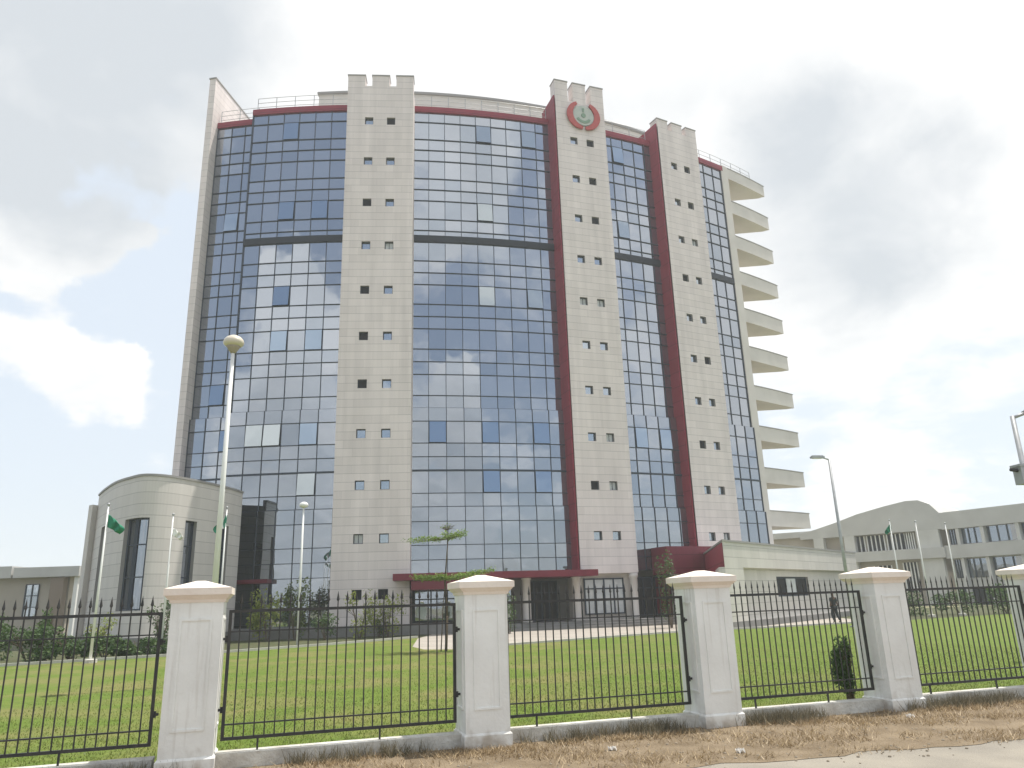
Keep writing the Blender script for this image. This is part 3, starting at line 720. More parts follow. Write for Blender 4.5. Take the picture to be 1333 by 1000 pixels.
# ------------------------------------------------------------------ far right building
RB = thing('curved_roof_building', (45, 84, 0), 'long pale building with an arched gable and rows of dark windows, right of the annex', 'building')
g0_ = Vector((34.5, 93.2, 0)); g1_ = Vector((45.9, 82.5, 0)); gd = (g1_-g0_).normalized(); gi = Vector((-gd.y, gd.x, 0)); GL = (g1_-g0_).length
ARC = [(0, 8.6), (.12, 8.95), (.28, 9.55), (.45, 10.3), (.65, 10.9), (.80, 11.25), (.88, 11.2), (.95, 10.65), (1.0, 9.65)]
def prof(mb, pts, d0, d1, base, mi=None):
    o = [g0_+gd*(GL*t)+gi*d0+Vector((0, 0, z)) for t, z in pts]; q = [p+gi*(d1-d0) for p in o]
    bo = [Vector((p.x, p.y, base)) for p in o]; bq = [Vector((p.x, p.y, base)) for p in q]
    for i in range(len(o)-1):
        mb.face([bo[i], bo[i+1], o[i+1], o[i]], mi); mb.face([q[i+1], q[i], bq[i], bq[i+1]][::-1], mi); mb.face([o[i], o[i+1], q[i+1], q[i]], mi); mb.face([bo[i+1], bo[i], bq[i], bq[i+1]], mi)
    for i in (0, -1): mb.face([bo[i], o[i], q[i], bq[i]], mi)
m = MB(); prof(m, ARC, 0, 14, 7.9); m.build('arched_gable', GREY2, RB)
m = MB(); prof(m, [(t, z+.1) for t, z in ARC], -.25, 14.2, 0) if False else None
m = MB(); 
def gpr(mb, t0, t1, d0, d1, z0, z1, mi=None):
    c = [g0_+gd*(GL*t)+gi*d for t, d in ((t0, d0), (t1, d0), (t1, d1), (t0, d1))]; mb.prism([tuple(p[:2]) for p in c], z0, z1, mi)
gpr(m, .03, .97, .9, 13, 0, 7.9); m.build('wall', BEIGE2, RB)
m = MB(); gpr(m, 0, 1, -.3, .9, 4.9, 6.0); m.build('balcony_band', GREY2, RB)
for t0, t1, z0, z1 in ((.34, .46, 6.05, 7.8), (.48, .60, 6.05, 7.8), (.62, .74, 6.05, 7.8), (.74, .80, 6.05, 7.8), (.93, .965, 6.05, 7.8), (.70, .79, 1.4, 4.6), (.50, .62, 1.0, 4.4)):
    m = MB(); gpr(m, t0, t1, .82, .9, z0, z1); w_ = m.build('window', DARKIN, RB)
    m = MB(); n = 4
    for i in range(n+1):
        t = t0+(t1-t0)*i/n; gpr(m, t-.004, t+.004, .74, .81, z0, z1)
    m.build('frame', WHITEM, w_)
for t in (.1, .33, .83, .90):
    m = MB(); gpr(m, t, t+.075, .02, .85, 6.0, 7.9); m.build('pier', WHT2, RB)
    m = MB(); gpr(m, t, t+.075, .1, .85, 0, 4.9); m.build('pier', WHT2, RB)
# wing coming toward the camera
w0 = Vector((45.9, 82.5, 0)); wd = Vector((.514, -.857, 0)).normalized(); wi = Vector((-wd.y, wd.x, 0)); WLn = 22
def wpr(mb, x0, x1, d0, d1, z0, z1, mi=None):
    c = [w0+wd*x+wi*d for x, d in ((x0, d0), (x1, d0), (x1, d1), (x0, d1))]; mb.prism([tuple(p[:2]) for p in c], z0, z1, mi)
m = MB(); wpr(m, 0, WLn, .8, 12, -.2, 7.8); m.build('wing_wall', WHT2, RB)
m = MB(); wpr(m, 0, WLn, 0, 12, 7.8, 9.6); m.build('wing_fascia', GREY2, RB)
m = MB(); wpr(m, 0, WLn, -.1, .8, 4.75, 6.1); m.build('wing_band', GREY2, RB)
for z0, z1 in ((6.2, 7.75), (2.7, 4.6), (-.1, 1.6)):
    for x0 in (.4, 1.7, 4.4, 7.8, 11.2, 14.6, 18):
        x1 = x0+(.8 if x0 < 1 else 2.0 if x0 < 4 else 2.8)
        m = MB(); wpr(m, x0, x1, .72, .8, z0, z1); w_ = m.build('window', DARKIN if z0 < 0 else GLASS[2], RB)
        m = MB()
        for i in range(4): xx = x0+(x1-x0)*i/3; wpr(m, xx-.05, xx+.05, .62, .71, z0, z1)
        m.build('frame', DARKFR, w_)
for x in (1.35, 3.9, 7.35, 10.75, 14.15):
    for z0, z1 in ((-.2, 4.74), (6.11, 7.79)):
        m = MB(); wpr(m, x, x+.35, .1, .8, z0, z1); m.build('pier', WHT2, RB)
LB = thing('low_roof_building', (32, 98, 0), 'low flat grey roofed block behind the annex, left of the arched gable', 'building')
m = MB(); m.prism([(27, 99), (36, 93.2), (40, 100), (31, 106)], 0, 8.2); m.build('wall', BEIGE2, LB)
m = MB(); m.prism([(26.5, 98.8), (36.1, 92.6), (40.5, 100), (31, 106.5)], 8.2, 8.9); m.build('roof', GREY2, LB)

# ------------------------------------------------------------------ far left building
FB = thing('beige_block', (-47, 75, 0), 'small two storey beige building with a thick flat roof at the left frame edge', 'building')
m = MB(); m.prism([(-62, 71), (-41.3, 71), (-41.3, 82), (-62, 82)], 0, 5.2); m.build('wall', BEIGE2, FB)
m = MB(); m.prism([(-63, 70), (-46.2, 70), (-46.2, 83), (-63, 83)], 5.2, 6.25); m.prism([(-46.0, 70), (-40.0, 70), (-40.0, 83), (-46.0, 83)], 5.2, 6.1); m.build('roof', GREY2, FB)
for x in (-50.5, -44.6):
    m = MB(); m.box((x, 70.96, 3.1), (1.2, .08, 3.0)); w_ = m.build('window', GLPLAIN, FB)
    m = MB()
    for xx in (-.6, 0, .6): m.box((x+xx, 70.88, 3.1), (.08, .08, 3.0))
    for z in (1.6, 2.6, 3.6, 4.6): m.box((x, 70.9, z), (1.2, .06, .07))
    m.build('frame', DARKFR, w_)
m = MB(); m.prism([(-42.6, 70.2), (-41.4, 70.2), (-41.4, 70.9), (-42.6, 70.9)], 0, 5.15); m.build('pier', mat('brown_render', (.25, .2, .16), None, .8), FB)
m = MB(); m.box((-40.4, 70.6, 2.6), (.35, .35, 5.2)); m.build('post', WHITEM, FB)

# ------------------------------------------------------------------ lamps and flags
def lamp_dome():
    x, y = -7.85, 20.
    t = thing('street_lamp', (x, y, 0), 'tall white street lamp with a domed globe head in front of the left glass bay', 'street lamp')
    m = MB(); m.tube((x, y, 0), (x, y, 1.2), .10, .09, 10); m.tube((x, y, 1.2), (x, y, 8.75), .085, .05, 10); m.lathe((x, y, 0), [(.2, 0), (.2, .04), (.12, .06)], 12); m.build('pole', WHITEM, t, True)
    m = MB(); m.lathe((x, y, 8.72), [(.06, 0), (.10, .05), (.16, .15), (.2, .2)], 16); m.build('collar', mat('tan_metal', (.35, .30, .24), None, .5), t, True)
    m = MB(); m.lathe((x, y, 8.92), [(.2, 0), (.27, .06), (.285, .13), (.26, .2), (.2, .27), (.1, .325), (.01, .345)], 20); m.build('globe', mat('lamp_globe', (.62, .56, .46), None, .3), t, True)
lamp_dome()
def lamp_arm(x, y, h, dx, dy, name, label, box=False):
    t = thing('street_lamp', (x, y, 0), label, 'street lamp'); m = MB(); m.lathe((x, y, 0), [(.2, 0), (.2, .04), (.13, .06)], 10); m.tube((x, y, 0), (x, y, h), .10, .06, 10); m.build('pole', STEEL, t, True)
    d = Vector((dx, dy, 0)).normalized(); an = math.atan2(d.y, d.x)
    m = MB(); p = Vector((x, y, h)); m.tube(p-Vector((0, 0, .05)), p+d*.35+Vector((0, 0, .06)), .045, .04, 8); m.build('arm', STEEL, t, True)
    m = MB(); c = p+d*.66+Vector((0, 0, .08)); m.box(c, (.72, .26, .1), an); m.box(c+Vector((0, 0, .07)), (.6, .2, .05), an); hd = m.build('lamp_head', STEEL, t)
    m = MB(); m.box(c-Vector((0, 0, .06)), (.5, .2, .02), an); m.build('lens', WHITEM, hd)
    if box:
        m = MB(); m.box((x+.04, y-.16, h-1.66), (.74, .3, .46), .1); m.box((x+.04, y-.16, h-1.40), (.82, .36, .06), .1); bx_ = m.build('equipment_box', STEEL, t)
        m = MB(); m.tube((x-.3, y-.2, h-1.52), (x-.52, y-.24, h-1.5), .055, .045, 10); m.build('camera_lens', BLACK, bx_, True)
lamp_arm(16.93, 40., 8.62, -1, -.15, 'a', 'grey street lamp with a short arm pointing left, beside the low annex')
lamp_arm(13.62, 20., 6.2, 1, -.2, 'b', 'grey lamp pole with a box mounted on it, cut by the right frame edge', True)
t = thing('garden_lamp', (-11.0, 39.0, 0), 'short white lamp post with a small round lamp before the left glass bay', 'lamp post')
m = MB(); m.tube((-11, 39, 0), (-11, 39, 6.75), .07, .045, 8); m.build('pole', WHITEM, t, True)
m = MB(); m.lathe((-11, 39, 6.75), [(.06, 0), (.2, .05), (.24, .14), (.2, .24), (.08, .3)], 14); m.build('lamp_head', WHITEM, t, True)
GF = 'flagpoles in front of the buildings'
def flagpole(x, y, h, label):
    t = thing('flagpole', (x, y, 0), label, 'flagpole', GF)
    m = MB(); m.tube((x, y, 0), (x, y, h), .06, .03, 8); m.build('pole', WHITEM, t, True)
    m = MB(); m.lathe((x, y, h), [(.03, 0), (.06, .04), (.06, .08), (.02, .12)], 10); m.build('finial', STEEL, t, True)
    m = MB(); m.lathe((x, y, 0), [(.25, 0), (.25, .12), (.1, .14)], 10); m.build('base', CONC, t)
def flag(x, y, z, w_, h_, m3, label, ang):
    """a limp flag hanging in folds from its hoist"""
    nx, nz = 18, 12; V = []; Fc = []; MI = []
    for i in range(nx+1):
        u = i/nx
        for k in range(nz+1):
            v = k/nz
            fold = .09*sin(u*13+v*1.5)*(.3+u)
            drop = .75*h_*u**1.3*(1-.25*v)
            out = w_*u*(.55+.25*sin(3*v))
            V.append((x+.04+cos(ang)*out-sin(ang)*fold, y+sin(ang)*out+cos(ang)*fold, z-v*h_-drop))
    for i in range(nx):
        for k in range(nz):
            a = i*(nz+1)+k; Fc.append((a, a+1, a+nz+2, a+nz+1)); MI.append(1 if (m3 == 1 and nx/3 <= i < 2*nx/3) or m3 == 2 else 0)
    me = bpy.data.meshes.new('flag'); me.from_pydata(V, [], Fc); me.materials.append(FLAGG); me.materials.append(FLAGW)
    me.polygons.foreach_set('material_index', MI); me.polygons.foreach_set('use_smooth', [True]*len(Fc))
    o = link('flag', me); so = o.modifiers.new('thick', 'SOLIDIFY'); so.thickness = .006
    tag(o, label, 'flag', 'flags hanging from the poles')
flagpole(-16.4, 30.2, 5.95, 'white flagpole at the left end of the round annex'); flag(-16.4, 30.2, 5.6, .8, .5, 0, 'limp green flag on the pole at the left end of the round annex', .1)
flagpole(-15.7, 34.5, 6.0, 'white flagpole in front of the wide window of the round annex'); flag(-15.7, 34.5, 5.45, .6, .35, 2, 'limp white flag on the pole before the round annex', .5)
flagpole(-14.6, 38., 6.7, 'white flagpole before the gap between round annex and tower'); flag(-14.6, 38., 6.4, .8, .6, 1, 'limp green and white flag before the gap between round annex and tower', pi-.1)
flagpole(24.5, 50., 6.1, 'white flagpole right of the low annex, the leftmost before the arched gable'); flag(24.5, 50, 5.9, .55, .45, 0, 'limp green flag before the arched gable building', pi-.3)
flagpole(26.5, 50.6, 6.0, 'white flagpole before the pier of the arched gable'); flagpole(29.0, 51.6, 5.9, 'white flagpole before the window wing, the rightmost one')

# ------------------------------------------------------------------ plants
def leaves(mb, c, rad3, n, size, shape='ball', up=.3):
    """leaf cards spread through a lumpy crown volume"""
    lumps = [(Vector((random.uniform(-.6, .6)*rad3[0], random.uniform(-.6, .6)*rad3[1], random.uniform(-.6, .6)*rad3[2])), random.uniform(.35, .6)) for _ in range(7)]
    for _ in range(n):
        q, s_ = random.choice(lumps); v = Vector((random.gauss(0, 1), random.gauss(0, 1), random.gauss(0, 1))).normalized()*random.random()**.45
        p = Vector(c)+q+Vector((v.x*rad3[0]*s_, v.y*rad3[1]*s_, v.z*rad3[2]*s_))
        if p.z < .03: p.z = .03+random.random()*.1
        leaf(mb, p, size*random.uniform(.6, 1.3), up)
def leaf(mb, p, s_, up=.3):
    n = Vector((random.gauss(0, 1), random.gauss(0, 1), random.gauss(0, 1)+up*3)).normalized(); a = n.orthogonal().normalized(); b = n.cross(a); r = random.uniform(0, 2*pi)
    e1 = a*cos(r)+b*sin(r); e2 = n.cross(e1)
    mb.face([p-e1*s_*.5, p+e2*s_*.24+n*s_*.06, p+e1*s_*.5, p-e2*s_*.24+n*s_*.06])
def shrub(name, x, y, r, h, label, lm, n=500, size=.13, cat='shrub', group=None, stems=4, z0=0):
    t = thing(name, (x, y, z0), label, cat, group)
    m = MB()
    for i in range(stems):
        a = random.uniform(0, 2*pi); q = (x+cos(a)*r*.5, y+sin(a)*r*.5, z0+h*.75); m.tube((x+cos(a)*.05, y+sin(a)*.05, z0), q, .03, .012, 5)
        for j in range(2):
            b_ = a+random.uniform(-1, 1); m.tube((x+cos(a)*r*.3, y+sin(a)*r*.3, z0+h*.45), (x+cos(b_)*r*.75, y+sin(b_)*r*.75, z0+h*random.uniform(.55, .9)), .016, .006, 4)
    m.build('stem', BROWN, t)
    m = MB(); leaves(m, (x, y, z0+h*.55), (r, r, h*.56), int(n*2.2), size*.85); m.build('foliage', lm, t)
    return t
# tiered tree
tx, ty = -2.85, 30.4
TT = thing('tiered_tree', (tx, ty, 0), 'slim young tree with flat tiers of small green leaves behind the second pillar', 'tree')
m = MB(); pts = [(tx, ty, 0), (tx+.05, ty, 1.3), (tx-.03, ty+.03, 2.6), (tx+.1, ty, 4.2), (tx+.12, ty, 4.75)]
for i in range(4): m.tube(pts[i], pts[i+1], .055-.012*i, .043-.012*i if i < 3 else .006, 8)
m.tube((tx-.2, ty+.1, 0), (tx-.12, ty+.1, 1.6), .025, .018, 6); m.tube((tx-.12, ty+.1, 1.6), (tx-.03, ty+.03, 2.5), .018, .012, 6)
m.build('trunk', BROWN, TT, True)
for zt, x0, x1, ry, tilt, n in ((4.33, -1.75, 1.05, .9, .11, 1300), (2.78, -1.5, 2.1, 1.3, .05, 2600), (4.7, -.15, .4, .3, 0, 40)):
    lm = MB(); bm_ = MB()
    for k in range(13):
        a = 2*pi*k/13+random.uniform(-.2, .2); ex = (x1 if cos(a) > 0 else -x0)*cos(a)*random.uniform(.7, 1); ey = ry*sin(a)
        p0_ = Vector((tx+.03, ty, zt-.12)); p1_ = Vector((tx+ex, ty+ey, zt+tilt*ex+random.uniform(-.06, .1)))
        bm_.tube(p0_, p1_, .014, .004, 4)
        for u_ in (.35, .55, .75):
            b0_ = p0_.lerp(p1_, u_); bm_.tube(b0_, b0_+Vector((random.gauss(0, .16), random.gauss(0, .2), random.uniform(.02, .1))), .006, .002, 3)
        for _ in range(n//13):
            u = random.uniform(.12, 1.04)**.8; p = p0_.lerp(p1_, u)+Vector((random.gauss(0, .09), random.gauss(0, .12), random.gauss(.03, .05))); leaf(lm, p, random.uniform(.06, .125), .8)
    b_o = bm_.build('branch_tier', BROWN, TT); lm.build('foliage', LEAF_T, b_o)
# shrubs by the buildings
GS = 'shrubs planted along the buildings'
shrub('shrub', -14.6, 45.5, 1.15, 2.9, 'bright yellow green shrub against the dark glass between annex and tower', LEAF_Y, 620, .22, group=GS)
shrub('shrub', -13.2, 46.2, .9, 3.4, 'taller mid green shrub just right of the yellow green shrub by the annex', LEAF_M2, 360, .24, group=GS)
shrub('shrub', -9.2, 45.2, 1.15, 2.7, 'loose pale green shrub in front of the beige left shaft, with gaps between its leaves', LEAF_Y, 330, .22, group=GS)
shrub('shrub', -7.6, 45.6, .9, 2.4, 'thin grey green shrub beside the left end of the red canopy', LEAF_Y, 330, .2, group=GS)
shrub('shrub', -11.0, 44.6, .8, 1.3, 'low dark shrub at the foot of the short white lamp post', LEAF_D, 300, .18, group=GS)
shrub('shrub', -8.2, 46.0, .6, 1.1, 'small dark shrub on the ground between the two pale shrubs', LEAF_D, 200, .16, group=GS)
shrub('shrub', -.6, 45.3, .75, 3.3, 'dark bushy shrub left of the entrance door', LEAF_D, 420, .18, group=GS)
shrub('shrub', 8.9, 46.2, .8, 4.6, 'dark grey green shrub before the red wall block', LEAF_D, 330, .2, group=GS)
shrub('shrub', -16.6, 36.5, .75, 2.2, 'dark shrub beside the annex pillar, left of it', LEAF_D, 380, .16, group=GS)
GH = 'bushes of the left hedge'
HB = [(-19.6, 31.5, .9, 1.25), (-18.4, 32.3, .85, 1.05), (-17.3, 32.9, .8, .85), (-16.2, 33.6, .75, .75), (-15.2, 34.2, .75, .7), (-20.9, 30.9, 1.0, 1.5), (-22.4, 30.3, 1.0, 1.35), (-14.2, 35, .7, .65)]
HL = ['dark green hedge bush second from the left frame edge, before the beige block', 'rounded hedge bush left of the first flagpole', 'low hedge bush at the foot of the first flagpole', 'low hedge bush under the wide annex window',
      'low dark hedge bush right of the wide annex window', 'tall dark hedge bush nearest but one to the left frame edge', 'hedge bush cut by the left frame edge', 'lowest hedge bush, hidden partly by the annex pillar']
for (x, y, r, h), lb in zip(HB, HL): shrub('hedge_bush', x, y, r*1.25, h*1.1, lb, LEAF_D, 620, .2, 'bush', GH)
shrub('shrub', -20.4, 33.6, .45, 2.0, 'upright bright green shrub standing above the left hedge', LEAF_M, 330, .15, group=GS)
shrub('shrub', -22.6, 33.5, .8, 2.0, 'broad green shrub above the hedge at the left frame edge', LEAF_M, 420, .17, group=GS)
shrub('shrub', -18.9, 35.2, .7, 1.7, 'yellowish green shrub behind the hedge under the beige block', LEAF_Y, 330, .15, group=GS)
shrub('slim_bush', 5.40, 13.35, .2, 1.15, 'slim dark columnar bush beside the fourth pillar, behind the railing', LEAF_D, 1100, .075, 'bush')
for x, y, r, h, lb in ((26.5, 53.5, 1.0, 1.3, 'round shrub behind the railing at the foot of the leftmost right-hand flagpole'), (29.8, 53.2, 1.1, 1.4, 'dark shrub behind the railing under the window wing'), (32.5, 52.5, 1.1, 1.7, 'bushy shrub behind the railing near the right frame edge'), (23.6, 52, .9, 1.0, 'low shrub right of the low annex, behind the railing')):
    shrub('shrub', x, y, r*1.5, h*1.1, lb, LEAF_D if x < 30 else LEAF_M, 600, .22, group=GS)
# litter
for i, (tt, d, r) in enumerate(((4.85, 1.1, .3), (6.1, 1.9, 1.1), (9.6, .8, 2.0))):
    p = fl(tt, d); m = MB(); n = 6; s_ = .038
    for a in range(n):
        for b_ in range(n):
            h = lambda u, v: .02+.022*sin(u*1.7+v*2.3+r)+.012*sin(u*3.1-v)
            q = [(p.x+(u-n/2)*s_/2.4, p.y+(v-n/2)*s_/3, h(u, v)) for u, v in ((a, b_), (a+1, b_), (a+1, b_+1), (a, b_+1))]; m.face(q)
    o = m.build('paper_scrap', PAPER); so = o.modifiers.new('t', 'SOLIDIFY'); so.thickness = .002
    tag(o, ('crumpled white paper scrap on the verge in front of the middle railing panel', 'white paper scrap on the verge near the bottom frame edge', 'white paper scrap on the verge below the low annex')[i], 'litter', 'paper scraps on the verge')

# ------------------------------------------------------------------ person by the annex
def skin_obj(name, J, E, mt, parent, root=0, sub=2):
    me = bpy.data.meshes.new(name); me.from_pydata([j[:3] for j in J], E, []); me.materials.append(mt)
    o = link(name, me, parent); o.modifiers.new('skin', 'SKIN'); 
    if not me.skin_vertices: 
        bpy.context.view_layer.objects.active = o
    for i, j in enumerate(J):
        v = me.skin_vertices[0].data[i]; v.radius = (j[3], j[4] if len(j) > 4 else j[3]); v.use_root = (i == root)
    s_ = o.modifiers.new('sub', 'SUBSURF'); s_.levels = sub; s_.render_levels = sub
    return o
PS = thing('person', (18.3, 45.6, 0), 'person in dark clothes walking in front of the low annex, behind the railing', 'person', None, rad(200), True)
SKIN = mat('skin', (.10, .055, .035), None, .5); DKC = mat('dark_cloth', (.02, .026, .03), None, .85); HAIR = mat('hair', (.01, .009, .008), None, .7)
J = [(0, 0, .92, .13, .10), (0, -.01, 1.12, .135, .10), (0, -.01, 1.34, .16, .10), (0, 0, 1.47, .055), (0, -.015, 1.60, .075, .09), (0, -.01, 1.68, .06, .075),
     (.19, 0, 1.38, .05), (.25, .06, 1.13, .042), (.24, -.04, .90, .032), (-.19, 0, 1.38, .05), (-.25, -.03, 1.13, .042), (-.23, .10, .92, .032),
     (.09, 0, .88, .085), (.10, -.12, .48, .06), (.10, .02, .09, .042), (.10, -.12, .04, .035),
     (-.09, 0, .88, .085), (-.10, .05, .48, .06), (-.10, .26, .12, .042), (-.10, .13, .04, .035)]
E_ = [(0, 1), (1, 2), (2, 3), (3, 4), (4, 5), (2, 6), (6, 7), (7, 8), (2, 9), (9, 10), (10, 11), (0, 12), (12, 13), (13, 14), (14, 15), (0, 16), (16, 17), (17, 18), (18, 19)]
try:
    skin_obj('body', J, E_, SKIN, PS)
    T = [(x, y, z, *(r+.018 for r in rr)) for x, y, z, *rr in J]
    skin_obj('shirt', [T[0], T[1], T[2], T[6], (.24, .045, 1.18, .066), T[9], (-.24, -.02, 1.18, .066)], [(0, 1), (1, 2), (2, 3), (3, 4), (2, 5), (5, 6)], DKC, PS)
    skin_obj('trousers', [T[0], T[12], T[13], (.10, .02, .10, .06), T[16], T[17], (-.10, .25, .13, .06)], [(0, 1), (1, 2), (2, 3), (0, 4), (4, 5), (5, 6)], DKC, PS)
    skin_obj('hair', [(0, .015, 1.66, .078, .085), (0, .0, 1.72, .06, .07)], [(0, 1)], HAIR, PS)
except Exception as ex: print('PERSON FAIL', ex)

# ------------------------------------------------------------------ sky and sun
EL, AZ = rad(70), rad(60)                                  # sun right of the view, slightly behind the tower
sd = Vector((cos(EL)*sin(AZ), cos(EL)*cos(AZ), sin(EL)))
sl_ = bpy.data.lights.new('sun', 'SUN'); sl_.energy = 3.8; sl_.angle = rad(.53); sl_.color = (1, .95, .87)
so = bpy.data.objects.new('sun', sl_); COL.objects.link(so); so.rotation_euler = sd.to_track_quat('Z', 'Y').to_euler()
W = bpy.data.worlds.new('World'); SC.world = W; W.use_nodes = True
nt = W.node_tree; N = nt.nodes.new; L = nt.links.new; bg = nt.nodes['Background']
sk = N('ShaderNodeTexSky'); sk.sky_type = 'NISHITA'; sk.sun_disc = False; sk.sun_elevation = EL; sk.sun_rotation = AZ; sk.air_density = 1.0; sk.dust_density = 2.5; sk.ozone_density = 1.5
bg.inputs['Strength'].default_value = .12
tc = N('ShaderNodeTexCoord'); D_ = tc.outputs['Generated']
def MM(op, a, b=None, c=None, clamp=False):
    n = N('ShaderNodeMath'); n.operation = op; n.use_clamp = clamp
    for i, v in enumerate((a, b, c)):
        if v is None: continue
        if isinstance(v, (int, float)): n.inputs[i].default_value = v
        else: L(v, n.inputs[i])
    return n.outputs[0]
nrm = N('ShaderNodeVectorMath'); nrm.operation = 'NORMALIZE'; L(D_, nrm.inputs[0]); D_ = nrm.outputs[0]
sp_ = N('ShaderNodeSeparateXYZ'); L(D_, sp_.inputs[0])
# cloud layer: flatten the direction onto a plane overhead
den = MM('ADD', MM('MAXIMUM', sp_.outputs[2], 0), .22)
cv = N('ShaderNodeCombineXYZ'); L(MM('DIVIDE', sp_.outputs[0], den), cv.inputs[0]); L(MM('DIVIDE', sp_.outputs[1], den), cv.inputs[1]); cv.inputs[2].default_value = 3.7
def noise(sc, d, off=0, dist=0):
    m_ = N('ShaderNodeMapping'); m_.inputs['Location'].default_value = (off, off*.7, off*.3); L(cv.outputs[0], m_.inputs[0])
    n = N('ShaderNodeTexNoise'); n.inputs['Scale'].default_value = sc; n.inputs['Detail'].default_value = d; n.inputs['Roughness'].default_value = .55; n.inputs['Distortion'].default_value = dist
    L(m_.outputs[0], n.inputs['Vector']); return n.outputs['Fac']
wn_ = N('ShaderNodeTexNoise'); wn_.inputs['Scale'].default_value = 4.2; wn_.inputs['Detail'].default_value = 11; wn_.inputs['Roughness'].default_value = .58; L(D_, wn_.inputs['Vector'])
ws = N('ShaderNodeVectorMath'); ws.operation = 'SUBTRACT'; L(wn_.outputs['Color'], ws.inputs[0]); ws.inputs[1].default_value = (.5, .5, .5)
wm = N('ShaderNodeVectorMath'); wm.operation = 'MULTIPLY_ADD'; L(ws.outputs[0], wm.inputs[0]); wm.inputs[1].default_value = (.25, .25, .25); L(D_, wm.inputs[2])
wq = N('ShaderNodeVectorMath'); wq.operation = 'NORMALIZE'; L(wm.outputs[0], wq.inputs[0]); DW = wq.outputs[0]
def blob(d, r, amp):
    v = Vector(d).normalized(); n = N('ShaderNodeVectorMath'); n.operation = 'DOT_PRODUCT'; n.inputs[1].default_value = v; L(DW, n.inputs[0])
    m_ = N('ShaderNodeMapRange'); m_.interpolation_type = 'SMOOTHERSTEP'; m_.inputs['From Min'].default_value = cos(r); m_.inputs['From Max'].default_value = cos(r*.15)
    m_.inputs['To Min'].default_value = 0; m_.inputs['To Max'].default_value = amp; L(n.outputs['Value'], m_.inputs['Value']); return m_.outputs[0]
def total(start, items):
    t_ = start
    for it in items: t_ = MM('ADD', t_, blob(*it))
    return t_
COVER = [((.05, .75, .65), .50, .30), ((.30, .75, .58), .40, .28), ((.53, .74, .42), .30, .22), ((-.43, .70, .57), .24, .24), ((-.52, .67, .53), .16, .2), ((-.50, .765, .405), .10, .36), ((-.46, .785, .415), .05, .22), ((-.505, .818, .28), .10, .34), ((-.44, .85, .27), .07, .2), ((-.47, .805, .355), .085, -.42), ((-.53, .79, .345), .05, -.2), ((-.56, .76, .36), .10, .12), ((-.47, .735, .485), .06, -.3),
         ((.39, .81, .43), .20, .25), ((.39, .876, .28), .14, .2), ((.436, .894, .10), .10, .2), ((-.50, .72, .465), .08, -.14), ((-.41, .80, .42), .10, -.34), ((-.42, .84, .345), .07, -.25), ((-.39, .88, .28), .09, -.26), ((-.52, .84, .12), .2, -.16), ((-.45, .88, .17), .06, .16),
         ((0, 0, 1), .75, .25), ((-.33, -.87, .37), .13, .42), ((-.24, -.9, .36), .10, .36), ((-.36, -.88, .30), .12, .36), ((-.34, -.92, .18), .34, .24), ((.26, -.93, .25), .10, .46), ((.22, -.96, .14), .26, .24), ((.24, -.80, .55), .24, .26), ((.26, -.89, .37), .12, -.2), ((-.33, -.76, .56), .22, -.2), ((-.6, -.75, .4), .2, -.12), ((.78, -.5, .35), .25, .16), ((.9, -.1, .4), .32, .34)]
cov = total(MM('ADD', MM('MULTIPLY', noise(2.9, 9, 2.3, .25), .64), MM('MULTIPLY', noise(9.0, 9, 5.1, .4), .30)), COVER)
mk = N('ShaderNodeMapRange'); mk.interpolation_type = 'SMOOTHSTEP'; mk.inputs['From Min'].default_value = .44; mk.inputs['From Max'].default_value = .70; L(cov, mk.inputs['Value'])
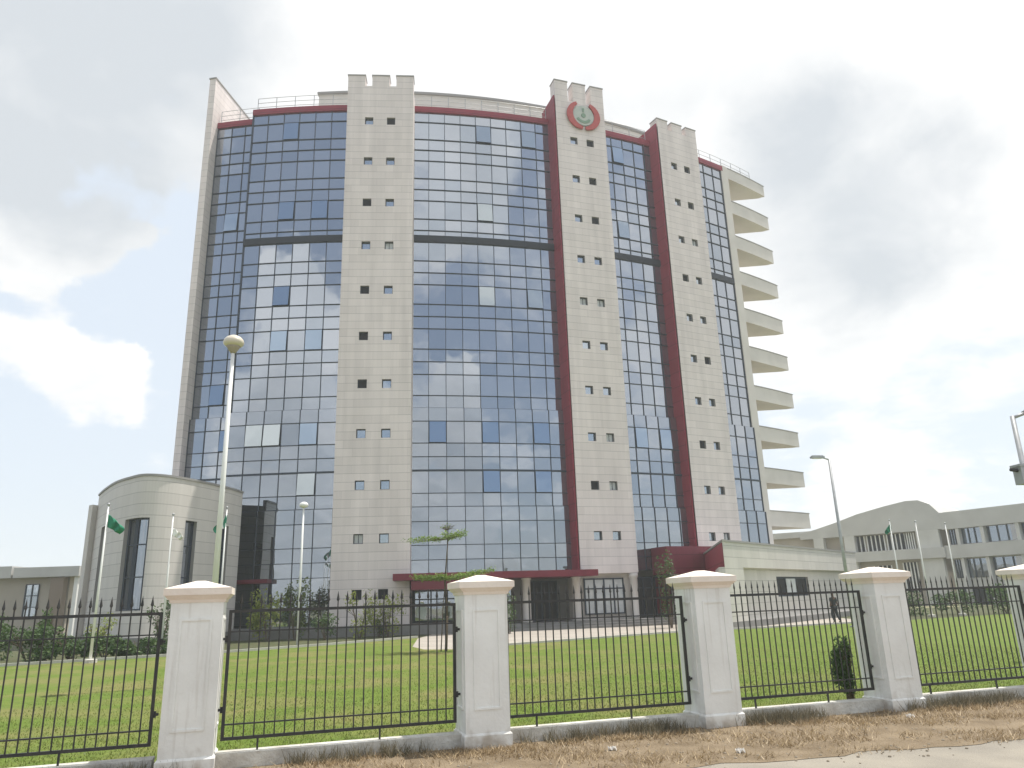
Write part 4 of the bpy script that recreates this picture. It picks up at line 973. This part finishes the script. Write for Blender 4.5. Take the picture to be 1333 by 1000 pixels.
# thick parts of a cloud are greyer
SH = [((-.43, .703, .566), .27, .7), ((-.52, .69, .53), .18, .4), ((-.38, .66, .64), .16, .2), ((.395, .81, .43), .19, .7), ((.45, .79, .41), .12, .2), ((.15, .77, .62), .14, .3), ((.33, .77, .545), .12, .35), ((.05, .80, .6), .12, .15), ((-.505, .80, .255), .10, .10), ((-.34, -.93, .12), .28, .85), ((.24, -.80, .55), .25, .3), ((.22, -.97, .1), .28, .75)]
shd = MM('ADD', total(0, SH), MM('MULTIPLY', MM('SUBTRACT', noise(4.2, 11, 9.4, .3), .5), 1.25), None, False)
shd = MM('MINIMUM', MM('MAXIMUM', shd, 0), 1)
mixc = N('ShaderNodeMix'); mixc.data_type = 'RGBA'; L(shd, mixc.inputs[0]); cw_ = N('ShaderNodeVectorMath'); cw_.operation = 'SCALE'; cw_.inputs[0].default_value = (6.1, 6.1, 6.05); L(MM('ADD', 1, MM('MULTIPLY', MM('MAXIMUM', MM('MULTIPLY', sp_.outputs[1], -1), 0), .34)), cw_.inputs['Scale']); L(cw_.outputs[0], mixc.inputs[6]); mixc.inputs[7].default_value = (3.9, 4.15, 4.4, 1)
pale = N('ShaderNodeMix'); pale.data_type = 'RGBA'; L(MM('ADD', MM('MULTIPLY', sp_.outputs[1], .28), .62), pale.inputs[0]); L(sk.outputs[0], pale.inputs[6]); pale.inputs[7].default_value = (4.7, 5.15, 5.65, 1)
mx = N('ShaderNodeMix'); mx.data_type = 'RGBA'; L(mk.outputs[0], mx.inputs[0]); L(pale.outputs[2], mx.inputs[6]); L(mixc.outputs[2], mx.inputs[7])
L(mx.outputs[2], bg.inputs['Color'])

# ------------------------------------------------------------------ haze volume added to lift the blacks, standing in for lens veil
hm = bpy.data.materials.new('lens_veil_haze'); hm.use_nodes = True; hn = hm.node_tree
hn.nodes.remove(hn.nodes['Principled BSDF'])
pv_ = hn.nodes.new('ShaderNodeVolumePrincipled'); pv_.inputs['Color'].default_value = (.90, .95, 1, 1); pv_.inputs['Density'].default_value = .0009; pv_.inputs['Anisotropy'].default_value = .25
hn.links.new(pv_.outputs[0], hn.nodes['Material Output'].inputs['Volume'])
hz = MB(); hz.prism([(-610, -610), (610, -610), (610, 610), (-610, 610)], -1.1, 46.5); ho = hz.build('haze', hm); ho['kind'] = 'stuff'
tag(ho, 'thin bright haze volume added around the tower and its grounds in place of lens veil', 'haze')
SC.cycles.volume_bounces = 1

# ------------------------------------------------------------------ render settings
SC.view_settings.view_transform = 'Standard'; SC.view_settings.look = 'None'; SC.view_settings.exposure = .56; SC.view_settings.gamma = 1
SC.render.engine = 'CYCLES'
SC.cycles.max_bounces = 6
